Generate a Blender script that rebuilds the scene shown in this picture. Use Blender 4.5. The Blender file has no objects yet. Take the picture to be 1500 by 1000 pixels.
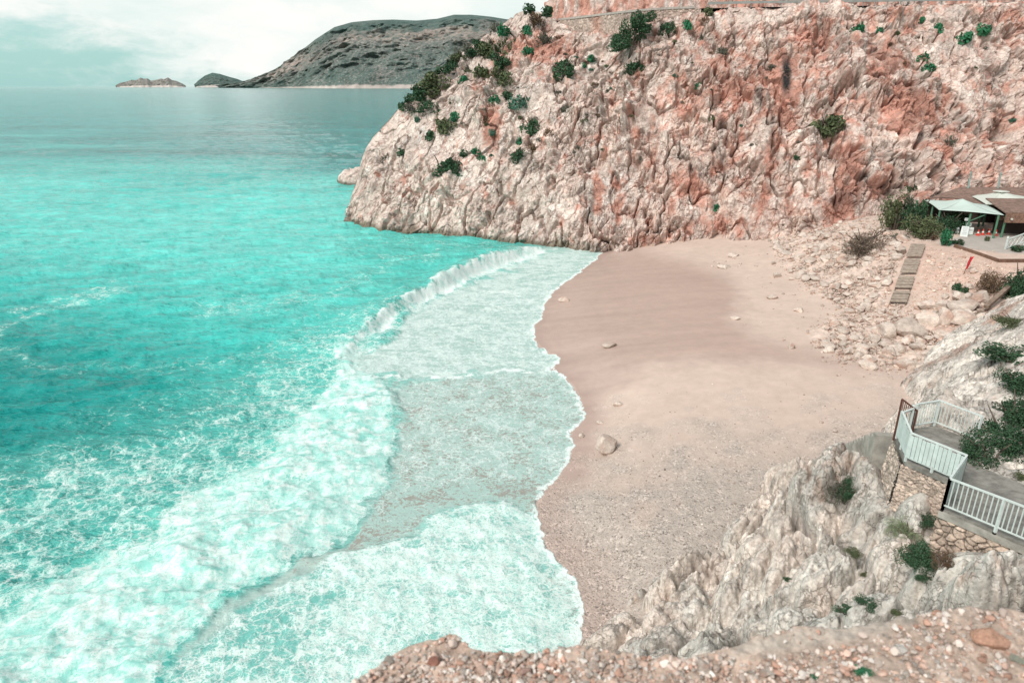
import bpy, bmesh, math, random
import numpy as np
from mathutils import Vector, Matrix, Euler

random.seed(7)
scene = bpy.context.scene
COL = scene.collection
R = math.radians
# ------------------------------------------------------------------ camera model (used to lay the cove out from measured sight lines)
CAMZ, FPX = 20.0, 1000.0
PITCH = math.atan((500 - 126.5) / FPX)
SP, CP = math.sin(PITCH), math.cos(PITCH)

def sight(u, v):
    xc, yc = (u - 750) / FPX, -(v - 500) / FPX
    return np.array([xc, CP + yc * SP, -SP + yc * CP])
def atz(u, v, z):
    d = sight(u, v); return np.array([0, 0, CAMZ]) + d * ((z - CAMZ) / d[2])
def aty(u, v, Y):
    d = sight(u, v); return np.array([0, 0, CAMZ]) + d * (Y / d[1])
def proj(P):
    P = np.asarray(P, float); y, z = P[..., 1], P[..., 2] - CAMZ
    dep = np.maximum(y * CP - z * SP, 1e-3); up = y * SP + z * CP
    return 750 + FPX * P[..., 0] / dep, 500 - FPX * up / dep, dep

# ------------------------------------------------------------------ numpy noise
def _hash(ix, iy, iz, seed):
    h = (ix.astype(np.uint32) * np.uint32(374761393) + iy.astype(np.uint32) * np.uint32(668265263)
         + iz.astype(np.uint32) * np.uint32(2246822519) + np.uint32((seed * 3266489917 + 12345) & 0xffffffff))
    h ^= h >> np.uint32(15); h *= np.uint32(2654435761); h ^= h >> np.uint32(13); h *= np.uint32(1274126177); h ^= h >> np.uint32(16)
    return h
def sstep(a, b, x):
    t = np.clip((x - a) / (b - a), 0, 1); return t * t * (3 - 2 * t)
def perlin(p, seed=0):
    i = np.floor(p).astype(np.int64); f = (p - i).astype(np.float32)
    w = f * f * f * (f * (f * 6 - 15) + 10)
    out = 0
    for dx in (0, 1):
        for dy in (0, 1):
            for dz in (0, 1):
                h = _hash(i[:, 0] + dx, i[:, 1] + dy, i[:, 2] + dz, seed)
                gx = (h & np.uint32(255)).astype(np.float32) / 127.5 - 1
                gy = ((h >> np.uint32(8)) & np.uint32(255)).astype(np.float32) / 127.5 - 1
                gz = ((h >> np.uint32(16)) & np.uint32(255)).astype(np.float32) / 127.5 - 1
                d = gx * (f[:, 0] - dx) + gy * (f[:, 1] - dy) + gz * (f[:, 2] - dz)
                wt = (w[:, 0] if dx else 1 - w[:, 0]) * (w[:, 1] if dy else 1 - w[:, 1]) * (w[:, 2] if dz else 1 - w[:, 2])
                out = out + d * wt
    return out
def fbm(p, octs=4, seed=0, gain=.5, ridged=False):
    s, a = 0, 1.0
    for o in range(octs):
        n = perlin(p * (2.03 ** o) + o * 17.3, seed + o)
        s = s + a * ((0.5 - np.abs(n)) if ridged else n); a *= gain
    return s
def worley(p, seed=0):
    i = np.floor(p).astype(np.int64); n = len(p)
    F1 = np.full(n, 9., np.float32); F2 = np.full(n, 9., np.float32)
    ID = np.zeros(n, np.uint32); DV = np.zeros((n, 3), np.float32)
    for dx in (-1, 0, 1):
        for dy in (-1, 0, 1):
            for dz in (-1, 0, 1):
                h = _hash(i[:, 0] + dx, i[:, 1] + dy, i[:, 2] + dz, seed)
                c = np.stack([i[:, 0] + dx + (h & np.uint32(1023)) / 1023.,
                              i[:, 1] + dy + ((h >> np.uint32(10)) & np.uint32(1023)) / 1023.,
                              i[:, 2] + dz + ((h >> np.uint32(20)) & np.uint32(1023)) / 1023.], 1)
                dv = (p - c).astype(np.float32); d = np.sqrt((dv * dv).sum(1))
                m = d < F1
                F2 = np.where(m, F1, np.minimum(F2, d)); F1 = np.where(m, d, F1)
                ID = np.where(m, h, ID); DV = np.where(m[:, None], dv, DV)
    return F1, F2, ID, DV
def stretch(p, d, k):
    d = np.array(d, float); d /= np.linalg.norm(d)
    return p - np.outer(p @ d, d) * (1 - 1 / k)
def facets(p, size, seed, tilt=.9, step=.5):
    """fractured rock: every cell is a tilted facet at its own height, cracks between"""
    F1, F2, ID, DV = worley(p / size, seed)
    k = _hash(ID.astype(np.int64), ID.astype(np.int64) * 0 + 7, ID.astype(np.int64) * 0 + 3, seed + 91)
    r = (k & np.uint32(1023)) / 1023. - .5
    tv = np.stack([((k >> np.uint32(s)) & np.uint32(255)) / 127.5 - 1 for s in (10, 18, 24)], 1)
    d = r * step + (DV * tv).sum(1) * tilt
    crack = sstep(0.0, .16, F2 - F1)
    rnd = ((k >> np.uint32(5)) & np.uint32(1023)) / 1023.
    return d * size, crack, rnd
def pillows(p, size, seed, round_=.55):
    """weathered blocks: rounded lumps parted by narrow clefts"""
    F1, F2, ID, DV = worley(p / size, seed)
    k = _hash(ID.astype(np.int64), ID.astype(np.int64) * 0 + 5, ID.astype(np.int64) * 0 + 2, seed + 17)
    r = (k & np.uint32(1023)) / 1023.; e = np.clip((F2 - F1) / round_, 0, 1)
    prof = 1 - (1 - e) ** 2.0
    tv = np.stack([((k >> np.uint32(s)) & np.uint32(255)) / 127.5 - 1 for s in (10, 18, 24)], 1)
    return size * prof * (.28 + .30 * r + .5 * (DV * tv).sum(1)), e, r
def seg_sd(X, Y, poly):
    """signed distance to a closed polygon, positive inside"""
    poly = np.asarray(poly, float); n = len(poly)
    d2 = np.full(X.shape, 1e18); ins = np.zeros(X.shape, bool)
    for a in range(n):
        x0, y0 = poly[a]; x1, y1 = poly[(a + 1) % n]
        ex, ey = x1 - x0, y1 - y0; L = ex * ex + ey * ey + 1e-12
        t = np.clip(((X - x0) * ex + (Y - y0) * ey) / L, 0, 1)
        d2 = np.minimum(d2, (X - x0 - t * ex) ** 2 + (Y - y0 - t * ey) ** 2)
        if y0 != y1:
            c = ((y0 > Y) != (y1 > Y)) & (X < (x1 - x0) * (Y - y0) / (y1 - y0) + x0); ins ^= c
    d = np.sqrt(d2); return np.where(ins, d, -d)
def line_d(X, Y, pts):
    """distance to an open polyline and the position along it (0..1) and side sign"""
    pts = np.asarray(pts, float); best = np.full(X.shape, 1e18); pos = np.zeros(X.shape); side = np.zeros(X.shape)
    n = len(pts) - 1
    for a in range(n):
        (x0, y0), (x1, y1) = pts[a], pts[a + 1]; ex, ey = x1 - x0, y1 - y0; L = ex * ex + ey * ey + 1e-12
        t = np.clip(((X - x0) * ex + (Y - y0) * ey) / L, 0, 1)
        d = (X - x0 - t * ex) ** 2 + (Y - y0 - t * ey) ** 2; m = d < best
        best = np.where(m, d, best); pos = np.where(m, (a + t) / n, pos); side = np.where(m, np.sign(ex * (Y - y0) - ey * (X - x0)), side)
    return np.sqrt(best), pos, side
def spline(pts, n):
    """catmull-rom through the points"""
    p = np.asarray(pts, float); p = np.vstack([2 * p[0] - p[1], p, 2 * p[-1] - p[-2]]); out = []
    for a in range(1, len(p) - 2):
        t = np.linspace(0, 1, n, endpoint=False)[:, None]
        out.append(.5 * (2 * p[a] + (p[a + 1] - p[a - 1]) * t + (2 * p[a - 1] - 5 * p[a] + 4 * p[a + 1] - p[a + 2]) * t ** 2 + (-p[a - 1] + 3 * p[a] - 3 * p[a + 1] + p[a + 2]) * t ** 3))
    return np.vstack(out + [p[-2:-1]])
class TPS:
    def __init__(s, P, lam=.02):
        P = np.asarray(P, float); s.c = P[:, :2]; n = len(P)
        K = s.U(np.linalg.norm(s.c[:, None] - s.c[None], axis=2)) + lam * np.eye(n) * 100
        Q = np.hstack([np.ones((n, 1)), s.c]); A = np.zeros((n + 3, n + 3)); A[:n, :n] = K; A[:n, n:] = Q; A[n:, :n] = Q.T
        s.w = np.linalg.solve(A, np.concatenate([P[:, 2], np.zeros(3)]))
    @staticmethod
    def U(r): return r * r * np.log(r + 1e-9)
    def __call__(s, X, Y):
        o = s.w[-3] + s.w[-2] * X + s.w[-1] * Y
        for (cx, cy), w in zip(s.c, s.w): o = o + w * s.U(np.hypot(X - cx, Y - cy))
        return o

# ------------------------------------------------------------------ objects
def mesh_np(name, V, F, mat, parent=None, smooth=True, attrs=None, colors=None):
    V = np.asarray(V, np.float32); F = np.asarray(F, np.int32); k = F.shape[1]
    me = bpy.data.meshes.new(name); me.vertices.add(len(V)); me.vertices.foreach_set('co', V.ravel())
    me.loops.add(F.size); me.loops.foreach_set('vertex_index', F.ravel())
    me.polygons.add(len(F)); me.polygons.foreach_set('loop_start', np.arange(0, F.size, k, dtype=np.int32))
    try: me.polygons.foreach_set('loop_total', np.full(len(F), k, np.int32))
    except Exception: pass
    me.update(calc_edges=True); me.validate()
    me.polygons.foreach_set('use_smooth', np.full(len(me.polygons), smooth))
    for an, arr in (attrs or {}).items():
        a = me.attributes.new(an, 'FLOAT', 'POINT'); a.data.foreach_set('value', np.asarray(arr, np.float32).ravel())
    if colors is not None:
        a = me.color_attributes.new('col', 'FLOAT_COLOR', 'POINT')
        c = np.ones((len(V), 4), np.float32); c[:, :3] = np.clip(colors, 0, 1); a.data.foreach_set('color', c.ravel())
    me.materials.append(mat); o = bpy.data.objects.new(name, me); COL.objects.link(o); o.parent = parent
    return o
def grid_faces(nr, nc, keep=None):
    i = np.arange(nr * nc).reshape(nr, nc)
    F = np.stack([i[:-1, :-1], i[:-1, 1:], i[1:, 1:], i[1:, :-1]], -1).reshape(-1, 4)
    return F if keep is None else F[keep[F].any(1)]
def compact(V, F, *arrs):
    used = np.unique(F); m = np.full(len(V), -1, np.int64); m[used] = np.arange(len(used))
    return (V[used], m[F]) + tuple(a[used] for a in arrs)
def tag(o, label=None, cat=None, group=None, kind=None):
    if label: o['label'] = label
    if cat: o['category'] = cat
    if group: o['group'] = group
    if kind: o['kind'] = kind
    return o
def empty(name, loc, rz=0):
    o = bpy.data.objects.new(name, None); COL.objects.link(o); o.location = [float(a) for a in loc]; o.rotation_euler.z = rz; o.empty_display_size = .2
    return o
class MB:
    """collects boxes, bars, tubes in one mesh"""
    def __init__(s): s.v, s.f = [], []
    def hexa(s, pts, ):
        b = len(s.v); s.v += [tuple(map(float, p)) for p in pts]
        s.f += [tuple(b + i for i in q) for q in ((3, 2, 1, 0), (4, 5, 6, 7), (0, 1, 5, 4), (1, 2, 6, 5), (2, 3, 7, 6), (3, 0, 4, 7))]
    def box(s, c, size, rz=0):
        x, y, z = size[0] / 2, size[1] / 2, size[2] / 2; ca, sa = math.cos(rz), math.sin(rz)
        s.hexa([(c[0] + a * x * ca - b * y * sa, c[1] + a * x * sa + b * y * ca, c[2] + d * z) for d in (-1, 1) for a, b in ((-1, -1), (1, -1), (1, 1), (-1, 1))])
    def bar(s, p, q, w, h=None, up=(0, 0, 1)):
        p, q = Vector(p), Vector(q); d = (q - p).normalized(); up = Vector(up)
        if abs(d.dot(up)) > .95: up = Vector((1, 0, 0))
        a = d.cross(up).normalized() * (w / 2); b = a.cross(d).normalized() * ((h or w) / 2)
        s.hexa([c + e for c in (p, q) for e in (-a - b, a - b, a + b, -a + b)])
    def tube(s, p, q, r0, r1=None, n=7):
        r1 = r0 if r1 is None else r1; p, q = Vector(p), Vector(q); d = (q - p).normalized()
        a = d.cross(Vector((0, 0, 1)) if abs(d.z) < .95 else Vector((1, 0, 0))).normalized(); b = d.cross(a); k = len(s.v)
        for c, r in ((p, r0), (q, r1)):
            for i in range(n):
                t = 2 * math.pi * i / n; s.v.append(tuple(c + a * (r * math.cos(t)) + b * (r * math.sin(t))))
        for i in range(n): j = (i + 1) % n; s.f.append((k + i, k + j, k + n + j, k + n + i))
        s.f.append(tuple(k + i for i in reversed(range(n)))); s.f.append(tuple(k + n + i for i in range(n)))
    def quad(s, *pts):
        b = len(s.v); s.v += [tuple(map(float, p)) for p in pts]; s.f.append(tuple(range(b, b + len(pts))))
    def build(s, name, mat, parent=None, bevel=0, origin=None, smooth=False):
        o_ = Vector(origin) if origin is not None else Vector((0, 0, 0))
        me = bpy.data.meshes.new(name); me.from_pydata([tuple(Vector(v) - o_) for v in s.v], [], s.f); me.update()
        if bevel:
            bm = bmesh.new(); bm.from_mesh(me); bmesh.ops.bevel(bm, geom=bm.edges[:], offset=bevel, segments=1, affect='EDGES'); bm.to_mesh(me); bm.free()
        me.materials.append(mat); o = bpy.data.objects.new(name, me); COL.objects.link(o); o.parent = parent
        if parent is None and origin is not None: o.location = o_
        if smooth: me.polygons.foreach_set('use_smooth', [True] * len(me.polygons))
        return o

# ------------------------------------------------------------------ materials
def newmat(name):
    m = bpy.data.materials.new(name); m.use_nodes = True; nt = m.node_tree; nt.nodes.clear()
    out = nt.nodes.new('ShaderNodeOutputMaterial'); b = nt.nodes.new('ShaderNodeBsdfPrincipled'); nt.links.new(b.outputs[0], out.inputs[0])
    return m, nt, b
class N:
    """small helper to write node trees"""
    def __init__(s, nt): s.nt = nt
    def n(s, t, **kw):
        nd = s.nt.nodes.new('ShaderNode' + t)
        for k, v in kw.items(): setattr(nd, k, v)
        return nd
    def set(s, sock, v):
        if isinstance(v, bpy.types.NodeSocket): s.nt.links.new(v, sock)
        else: sock.default_value = v
    def math(s, op, a, b=0, c=None, clamp=False):
        nd = s.n('Math', operation=op, use_clamp=clamp); s.set(nd.inputs[0], a); s.set(nd.inputs[1], b)
        if c is not None: s.set(nd.inputs[2], c)
        return nd.outputs[0]
    def vmath(s, op, a, b):
        nd = s.n('VectorMath', operation=op); s.set(nd.inputs[0], a); s.set(nd.inputs[1] if op != 'SCALE' else nd.inputs['Scale'], b); return nd.outputs[0]
    def noise(s, vec, scale, detail=4, rough=.55, dist=0, col=False):
        nd = s.n('TexNoise'); s.set(nd.inputs['Vector'], vec); nd.inputs['Scale'].default_value = scale; nd.inputs['Detail'].default_value = detail
        nd.inputs['Roughness'].default_value = rough; nd.inputs['Distortion'].default_value = dist
        return nd.outputs['Color' if col else 'Fac']
    def voro(s, vec, scale, feature='F1', out='Distance', rnd=1):
        nd = s.n('TexVoronoi', feature=feature); s.set(nd.inputs['Vector'], vec); nd.inputs['Scale'].default_value = scale; nd.inputs['Randomness'].default_value = rnd
        return nd.outputs[out]
    def map(s, v, a, b, c=0., d=1., smooth=True):
        nd = s.n('MapRange', interpolation_type='SMOOTHSTEP' if smooth else 'LINEAR'); s.set(nd.inputs[0], v)
        for k, x in enumerate((a, b, c, d)): s.set(nd.inputs[k + 1], x)
        return nd.outputs[0]
    def mix(s, f, a, b, blend='MIX'):
        nd = s.n('Mix', data_type='RGBA', blend_type=blend); s.set(nd.inputs[0], f)
        for sock, v in ((nd.inputs[6], a), (nd.inputs[7], b)):
            s.set(sock, v if isinstance(v, bpy.types.NodeSocket) else (tuple(v) + (1,))[:4])
        return nd.outputs[2]
    def attr(s, name, out='Fac'):
        nd = s.n('Attribute', attribute_name=name); return nd.outputs[out]
    def pos(s): return s.n('NewGeometry').outputs['Position']
    def obj(s): return s.n('TexCoord').outputs['Object']
    def scale(s, vec, sc):
        nd = s.n('Mapping'); s.set(nd.inputs[0], vec); nd.inputs['Scale'].default_value = sc; return nd.outputs[0]
    def bump(s, h, strength=.5, dist=.1, prev=None):
        nd = s.n('Bump'); s.set(nd.inputs['Height'], h); nd.inputs['Strength'].default_value = strength; nd.inputs['Distance'].default_value = dist
        if prev is not None: s.set(nd.inputs['Normal'], prev)
        return nd.outputs[0]
def simple(name, color, rough=.7, var=.2, scale=3., bump=.0, metal=0, bscale=30, spec=.3):
    m, nt, b = newmat(name); g = N(nt); p = g.obj()
    n1 = g.noise(p, scale, 6, .65); f = g.map(n1, .3, .7, 1 - var, 1 + var * .6)
    cc = g.vmath('SCALE', color, f) if False else g.mix(1, tuple(color), g.n('CombineColor').outputs[0], 'MULTIPLY')
    comb = [n for n in nt.nodes if n.type == 'COMBINE_COLOR'][0]
    for i in range(3): nt.links.new(f, comb.inputs[i])
    nt.links.new(cc, b.inputs['Base Color']); b.inputs['Roughness'].default_value = rough; b.inputs['Metallic'].default_value = metal
    b.inputs['Specular IOR Level'].default_value = spec
    if bump: nt.links.new(g.bump(g.noise(p, bscale, 5, .6), bump, .02), b.inputs['Normal'])
    return m
def attr_rock(name, fine=8., amp=.3, bump=.5, bd=.05, rough=.92, pits=0., rand=0., world=True, crack=0., csc=1., cw=.05, ccol=(.12, .09, .075)):
    """base colour painted per vertex, broken up by fine grain; bump for grain"""
    m, nt, b = newmat(name); g = N(nt); p = g.pos() if world else g.obj()
    c = g.attr('col', 'Color')
    n1 = g.noise(p, fine, 8, .7); n2 = g.noise(p, fine * .18, 5, .6)
    f = g.math('MULTIPLY', g.map(n1, .25, .75, 1 - amp, 1 + amp * .55), g.map(n2, .3, .7, 1 - amp * .5, 1 + amp * .3))
    if rand:
        f = g.math('MULTIPLY', f, g.map(g.n('ObjectInfo').outputs['Random'], 0, 1, 1 - rand, 1 + rand * .6, False))
    comb = g.n('CombineColor')
    for i in range(3): nt.links.new(f, comb.inputs[i])
    cc = g.mix(1, c, comb.outputs[0], 'MULTIPLY')
    h = n1
    if pits:
        v = g.voro(p, fine * 1.1); h = g.math('ADD', n1, g.math('MULTIPLY', g.map(v, 0, .35, 0, 1), pits))
    if crack:                       # dirt filled joints
        pw = g.vmath('ADD', p, g.vmath('SCALE', g.vmath('SUBTRACT', g.noise(p, csc * 1.3, 5, .65, col=True), (.5, .5, .5)), 1.1 / csc))
        e1 = g.map(g.voro(pw, csc, 'DISTANCE_TO_EDGE'), 0, cw, 1, 0); e2 = g.map(g.voro(pw, csc * 2.7, 'DISTANCE_TO_EDGE'), 0, cw * 1.6, 1, 0)
        gate = g.map(g.noise(p, csc * .55, 3, .6), .42, .60); gate2 = g.map(g.noise(p, csc * 1.1, 3, .6), .46, .62)
        e = g.math('MAXIMUM', g.math('MULTIPLY', e1, gate), g.math('MULTIPLY', g.math('MULTIPLY', e2, gate2), .7))
        cc = g.mix(g.math('MULTIPLY', e, crack), cc, ccol); h = g.math('SUBTRACT', h, g.math('MULTIPLY', e, .9))
    nt.links.new(cc, b.inputs['Base Color']); b.inputs['Roughness'].default_value = rough; b.inputs['Specular IOR Level'].default_value = .25
    nt.links.new(g.bump(h, bump, bd), b.inputs['Normal'])
    return m
# ================================================================== camera, sky, sun
cam = bpy.data.cameras.new('camera'); cam.sensor_width = 36; cam.lens = 24; cam.clip_start = .1; cam.clip_end = 60000
cam.dof.use_dof = True; cam.dof.focus_distance = 45; cam.dof.aperture_fstop = 2.6
co = bpy.data.objects.new('camera', cam); COL.objects.link(co); co.location = (0, 0, CAMZ); co.rotation_euler = (math.pi / 2 - PITCH, 0, 0)
scene.camera = co
SUN = Vector((-.52, -.50, .74)).normalized()
sl = bpy.data.lights.new('sun', 'SUN'); sl.energy = 3.1; sl.angle = R(22); sl.color = (1, .95, .89)
so = bpy.data.objects.new('sun', sl); COL.objects.link(so); so.rotation_euler = SUN.to_track_quat('Z', 'Y').to_euler()
w = bpy.data.worlds.new('World'); scene.world = w; w.use_nodes = True; nt = w.node_tree; nt.nodes.clear(); g = N(nt)
out = g.n('OutputWorld'); bg = g.n('Background'); nt.links.new(bg.outputs[0], out.inputs[0]); bg.inputs[1].default_value = .1
sky = g.n('TexSky', sky_type='NISHITA'); sky.sun_disc = False; sky.sun_elevation = math.asin(SUN.z); sky.sun_rotation = math.atan2(SUN.x, SUN.y)
sky.dust_density = 2; sky.air_density = 1.0
d = g.n('TexCoord').outputs['Generated']; sep = g.n('SeparateXYZ'); nt.links.new(d, sep.inputs[0]); el = sep.outputs[2]; ax = sep.outputs[0]
ds = g.scale(d, (1, 1, 2.6))
n1 = g.noise(ds, 3.1, 9, .58, .25); n2 = g.noise(g.vmath('ADD', ds, (3.1, 1.7, .4)), 9.5, 8, .6, .3)
nn = g.math('ADD', g.math('MULTIPLY', n1, .65), g.math('MULTIPLY', n2, .35))
blue = g.mix(g.map(el, 0.0, .35), (4.3, 7.4, 7.05), (5.2, 7.6, 7.5))           # clear air between the clouds, milky teal
blue = g.mix(.25, blue, sky.outputs[0])
cover = g.math('ADD', g.math('ADD', nn, g.math('MULTIPLY', g.map(el, .0, .115), .17)), g.math('MULTIPLY', g.map(ax, -.62, -.18), .12))
cl = g.map(cover, .53, .70)
n3 = g.noise(g.vmath('ADD', ds, (.0, .0, .06)), 5.5, 7, .55, .2)
shade = g.map(n3, .35, .65)
cloud = g.mix(shade, (7.3, 8.3, 8.0), (9.3, 9.15, 8.85))
col = g.mix(cl, blue, cloud)
high = g.mix(g.map(g.noise(ds, 1.6, 7, .6), .4, .65), (4.4, 5.8, 6.0), (7.0, 7.3, 7.2)); high = g.mix(.3, high, sky.outputs[0])
col = g.mix(g.map(el, .16, .5), col, high)
col = g.mix(g.map(el, -.02, .0, 1, 0), col, (2.2, 4.4, 4.2))
nt.links.new(col, bg.inputs[0])
scene.view_settings.view_transform = 'Standard'; scene.view_settings.look = 'None'; scene.view_settings.gamma = 1; scene.view_settings.exposure = 0.16

# ================================================================== shoreline (world), from sight lines on the water level
SHORE_PX = [(905, 362), (880, 372), (872, 381), (856, 394), (836, 409), (822, 417), (806, 436), (798, 446), (795, 462), (786, 474), (782, 490), (790, 505), (802, 515), (821, 524),
            (811, 541), (836, 560), (848, 578), (855, 602), (847, 624), (838, 636), (839, 660), (832, 676), (816, 700), (800, 716), (788, 740), (790, 770), (808, 800),
            (826, 830), (846, 862), (854, 890), (851, 930), (846, 980), (830, 1060)]
SHORE = [tuple(atz(u, v, 0)[:2]) for u, v in SHORE_PX]
SHORE = [tuple(p) for p in spline(SHORE, 5)]
LAND = [(16, 140), (16, 91)] + SHORE + [(1.0, 6), (0, -60), (300, -60), (300, 140)]

def polymask(U, V, poly, soft):
    return sstep(-soft, soft, seg_sd(U, V, poly))
# ------------------------------------------------------------------ sea
def build_sea():
    th = np.concatenate([np.linspace(-85, -47, 40)[:-1], np.linspace(-47, 17, 860), np.linspace(17, 80, 30)[1:]]) * math.pi / 180
    vs = np.concatenate([np.arange(1090, 330, -1.45), np.arange(330, 131, -1.1), [130, 129, 128.2, 127.6, 127.1, 126.8, 126.6]])
    rr = 20 / np.tan(np.arctan((vs - 500) / FPX) + PITCH)
    T, RR = np.meshgrid(th, rr); X = (RR * np.sin(T)).ravel(); Y = (RR * np.cos(T)).ravel()
    nr, nc = RR.shape
    near = (RR.ravel() < 400)
    sd = np.full(X.shape, -500.); sd[near] = seg_sd(X[near], Y[near], LAND)
    P0 = np.stack([X, Y, X * 0], 1); U, V, dep = proj(P0); r = RR.ravel()
    U = np.where(Y > 2, U, -3000); V = np.where(Y > 2, V, 3000)
    # ---- gentle wobble so that no edge is ruler-clean
    wob = fbm(P0 / 3.0, 4, 11) ; wob2 = fbm(P0 / .9, 3, 12)
    k = 1 + 0 * U
    Uw = U + wob * 26 + wob2 * 9; Vw = V + fbm(P0 / 3.0 + 40, 4, 13) * 20 + wob2 * 7
    # ---- foam fields
    main = polymask(Uw, Vw, [(-400, 1500), (-400, 1010), (-60, 935), (90, 850), (210, 780), (330, 705), (420, 625), (470, 560), (505, 505), (540, 500), (520, 530), (560, 560), (588, 600), (583, 640), (570, 700), (520, 760),
                                            (480, 800), (400, 845), (330, 880), (300, 920), (262, 960), (235, 1010), (200, 1500)], 16)
    mainh = polymask(U + wob * 14, V + wob * 10, [(-400, 1500), (-400, 1040), (-40, 985), (110, 900), (230, 820), (340, 745), (420, 665), (470, 600), (520, 550), (560, 570), (570, 610), (566, 650), (550, 700), (500, 760), (450, 805), (380, 850), (310, 890), (280, 925), (240, 970), (215, 1010), (180, 1500)], 38)
    lace = polymask(Uw, Vw, [(-500, 1500), (-500, 800), (-40, 720), (80, 660), (200, 640), (290, 590), (380, 530), (440, 480), (500, 460), (560, 440), (600, 430), (620, 460), (560, 620), (400, 820), (200, 1000), (100, 1500)], 55)
    lobe = polymask(Uw, Vw, [(240, 1500), (250, 985), (300, 930), (340, 895), (410, 860), (500, 812), (545, 795), (600, 798), (625, 778), (665, 748), (705, 737), (750, 740), (786, 756), (808, 790), (840, 830), (852, 870), (848, 930), (842, 985), (820, 1500)], 11)
    wash1 = polymask(Uw, Vw, [(505, 560), (515, 520), (560, 500), (620, 440), (700, 405), (760, 375), (800, 362), (890, 362), (880, 385), (800, 450), (790, 500), (822, 524), (812, 543), (740, 540), (660, 552), (580, 556)], 9)
    wash2 = polymask(Uw, Vw, [(560, 560), (640, 548), (740, 538), (812, 538), (860, 560), (870, 640), (840, 720), (792, 760), (700, 738), (640, 775), (600, 800), (490, 815), (520, 765), (575, 690), (590, 610)], 12)
    gap = polymask(Uw, Vw, [(490, 812), (520, 765), (560, 730), (640, 715), (760, 705), (800, 720), (790, 745), (700, 736), (655, 750), (610, 798), (545, 795)], 14)
    gap2 = polymask(Uw, Vw, [(270, 965), (300, 925), (330, 892), (400, 850), (480, 805), (545, 790), (505, 815), (425, 862), (352, 900), (312, 940)], 9)
    sd0 = sd.copy(); sd = np.where(sd > -6, sd + .55 * fbm(P0 / 1.6, 3, 16) + .22 * wob2 + .10 * fbm(P0 / .35, 2, 17), sd)
    edge = sstep(-.42, -.10, sd + wob2 * .12) * (sd < 3)
    eband = sstep(-2.0, -.2, sd + wob * .8) * (sd < 3)
    shallow = np.maximum(np.maximum(wash1, wash2), np.maximum(gap, gap2)); shallow = np.maximum(shallow, sstep(-14, -3, sd) * (sd < 3) * sstep(300, 360, V))
    # breaker with its crest
    BR = [(792, 366), (770, 372), (740, 383), (700, 397), (660, 415), (625, 432), (600, 444), (575, 458), (548, 478), (520, 498), (503, 520)]
    brw = [tuple(atz(u, v, 0)[:2]) for u, v in BR]; brw = spline(brw, 4)
    bd, bp, bs = line_d(X, Y, brw); bsd = bd * bs        # + on the sea side or not; fixed below by test
    test = atz(600, 400, 0); _, _, s0 = line_d(np.array([test[0]]), np.array([test[1]]), brw); bsd = bsd * s0[0]      # positive = seaward
    bh = np.interp(bp, [0, .08, .3, .55, .7, .85, 1], [.3, .9, 1.35, 1.45, .9, .75, .25])
    prof = np.where(bsd > 0, np.exp(-(bsd / 2.6) ** 2), np.exp(-(bsd / .62) ** 2)) * (bd < 12)
    endc = (bp > .001) & (bp < .999)
    bh = bh * (1 + .55 * fbm(P0 / 3.8, 3, 36))
    brk = prof * bh * np.where(endc, 1, np.exp(-(bd / 1.2) ** 2))
    lumps = fbm(P0 / .55, 4, 31)
    brfoam = sstep(-2.6, -.9, bsd + wob * 1.2) * sstep(.42, -.25, bsd + wob2 * .9 + wob * .7) * (bd < 3.5) * np.where((bp > .005) & (bp < .995), 1, .0)
    brfoam *= np.interp(bp, [0, .05, .6, .68, .76, .82, 1], [1, 1, 1, .45, 1, .8, .6])
    # faint streaks of old foam out in the bay
    streak = 0
    for pts, wd, a in ([[(-20, 495), (40, 465), (110, 440), (185, 425)], 9, .50], [[(-10, 515), (60, 540), (140, 545), (230, 540), (330, 535), (420, 500)], 9, .34], [[(300, 455), (380, 448), (470, 440), (560, 395)], 16, .36],
                       [[(560, 385), (600, 380), (640, 372)], 7, .42], [[(-10, 700), (80, 650), (200, 600), (320, 560)], 26, .22], [[(500, 350), (600, 352), (700, 362), (770, 370)], 9, .3],
                       [[(420, 300), (520, 330)], 18, .16], [[(-20, 290), (200, 330), (420, 340)], 22, .12]):
        dd, _, _ = line_d(Uw, Vw, pts); streak = np.maximum(streak, a * np.exp(-(dd / wd) ** 2))
    flow = fbm(np.stack([(X - 2) / 3.2 + Y * .1, Y / 1.1 - X * .25, X * 0], 1), 4, 61)
    foam = np.maximum.reduce([main * .93, lobe * (.80 + .35 * flow - .20 * sstep(560, 380, U) * sstep(820, 900, V)), brfoam * 1.0, edge * .95, eband * .45 * (shallow > .1), wash1 * .67, wash2 * .50, streak, lace * .50])
    foam = foam * (1 - gap2 * .30) * (1 - gap * .45)
    foam += .1 * fbm(P0 / 5, 4, 14) * np.maximum(main, lace) + .16 * fbm(P0 / 2.2, 3, 15) * np.maximum(main, wash1)
    foam = np.clip(foam, 0, 1)
    spk = np.maximum.reduce([wash2 * .80, gap * .95, gap2 * .85 * sstep(.0, .25, wob + wob2 * .4 + .05), lobe * .20 * sstep(560, 700, U), wash1 * .30, lobe * .75 * sstep(-2.6, -.3, sd) * sstep(800, 850, V)])
    lip, _, _ = line_d(Uw * .25 + U * .75, Vw * .25 + V * .75, [(520, 560), (560, 557), (600, 552), (660, 553), (700, 549), (740, 540), (780, 545), (815, 541), (826, 530)])
    lipw = np.exp(-(lip / 4.0) ** 2) * (.55 + .9 * np.clip(wob2 + .2, 0, 1)); lip2, _, _ = line_d(Uw * .35 + U * .65, Vw * .35 + V * .65, [(690, 425), (740, 428), (780, 440), (795, 452)]); lipw = np.maximum(lipw, .7 * np.exp(-(lip2 / 3) ** 2))
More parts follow.
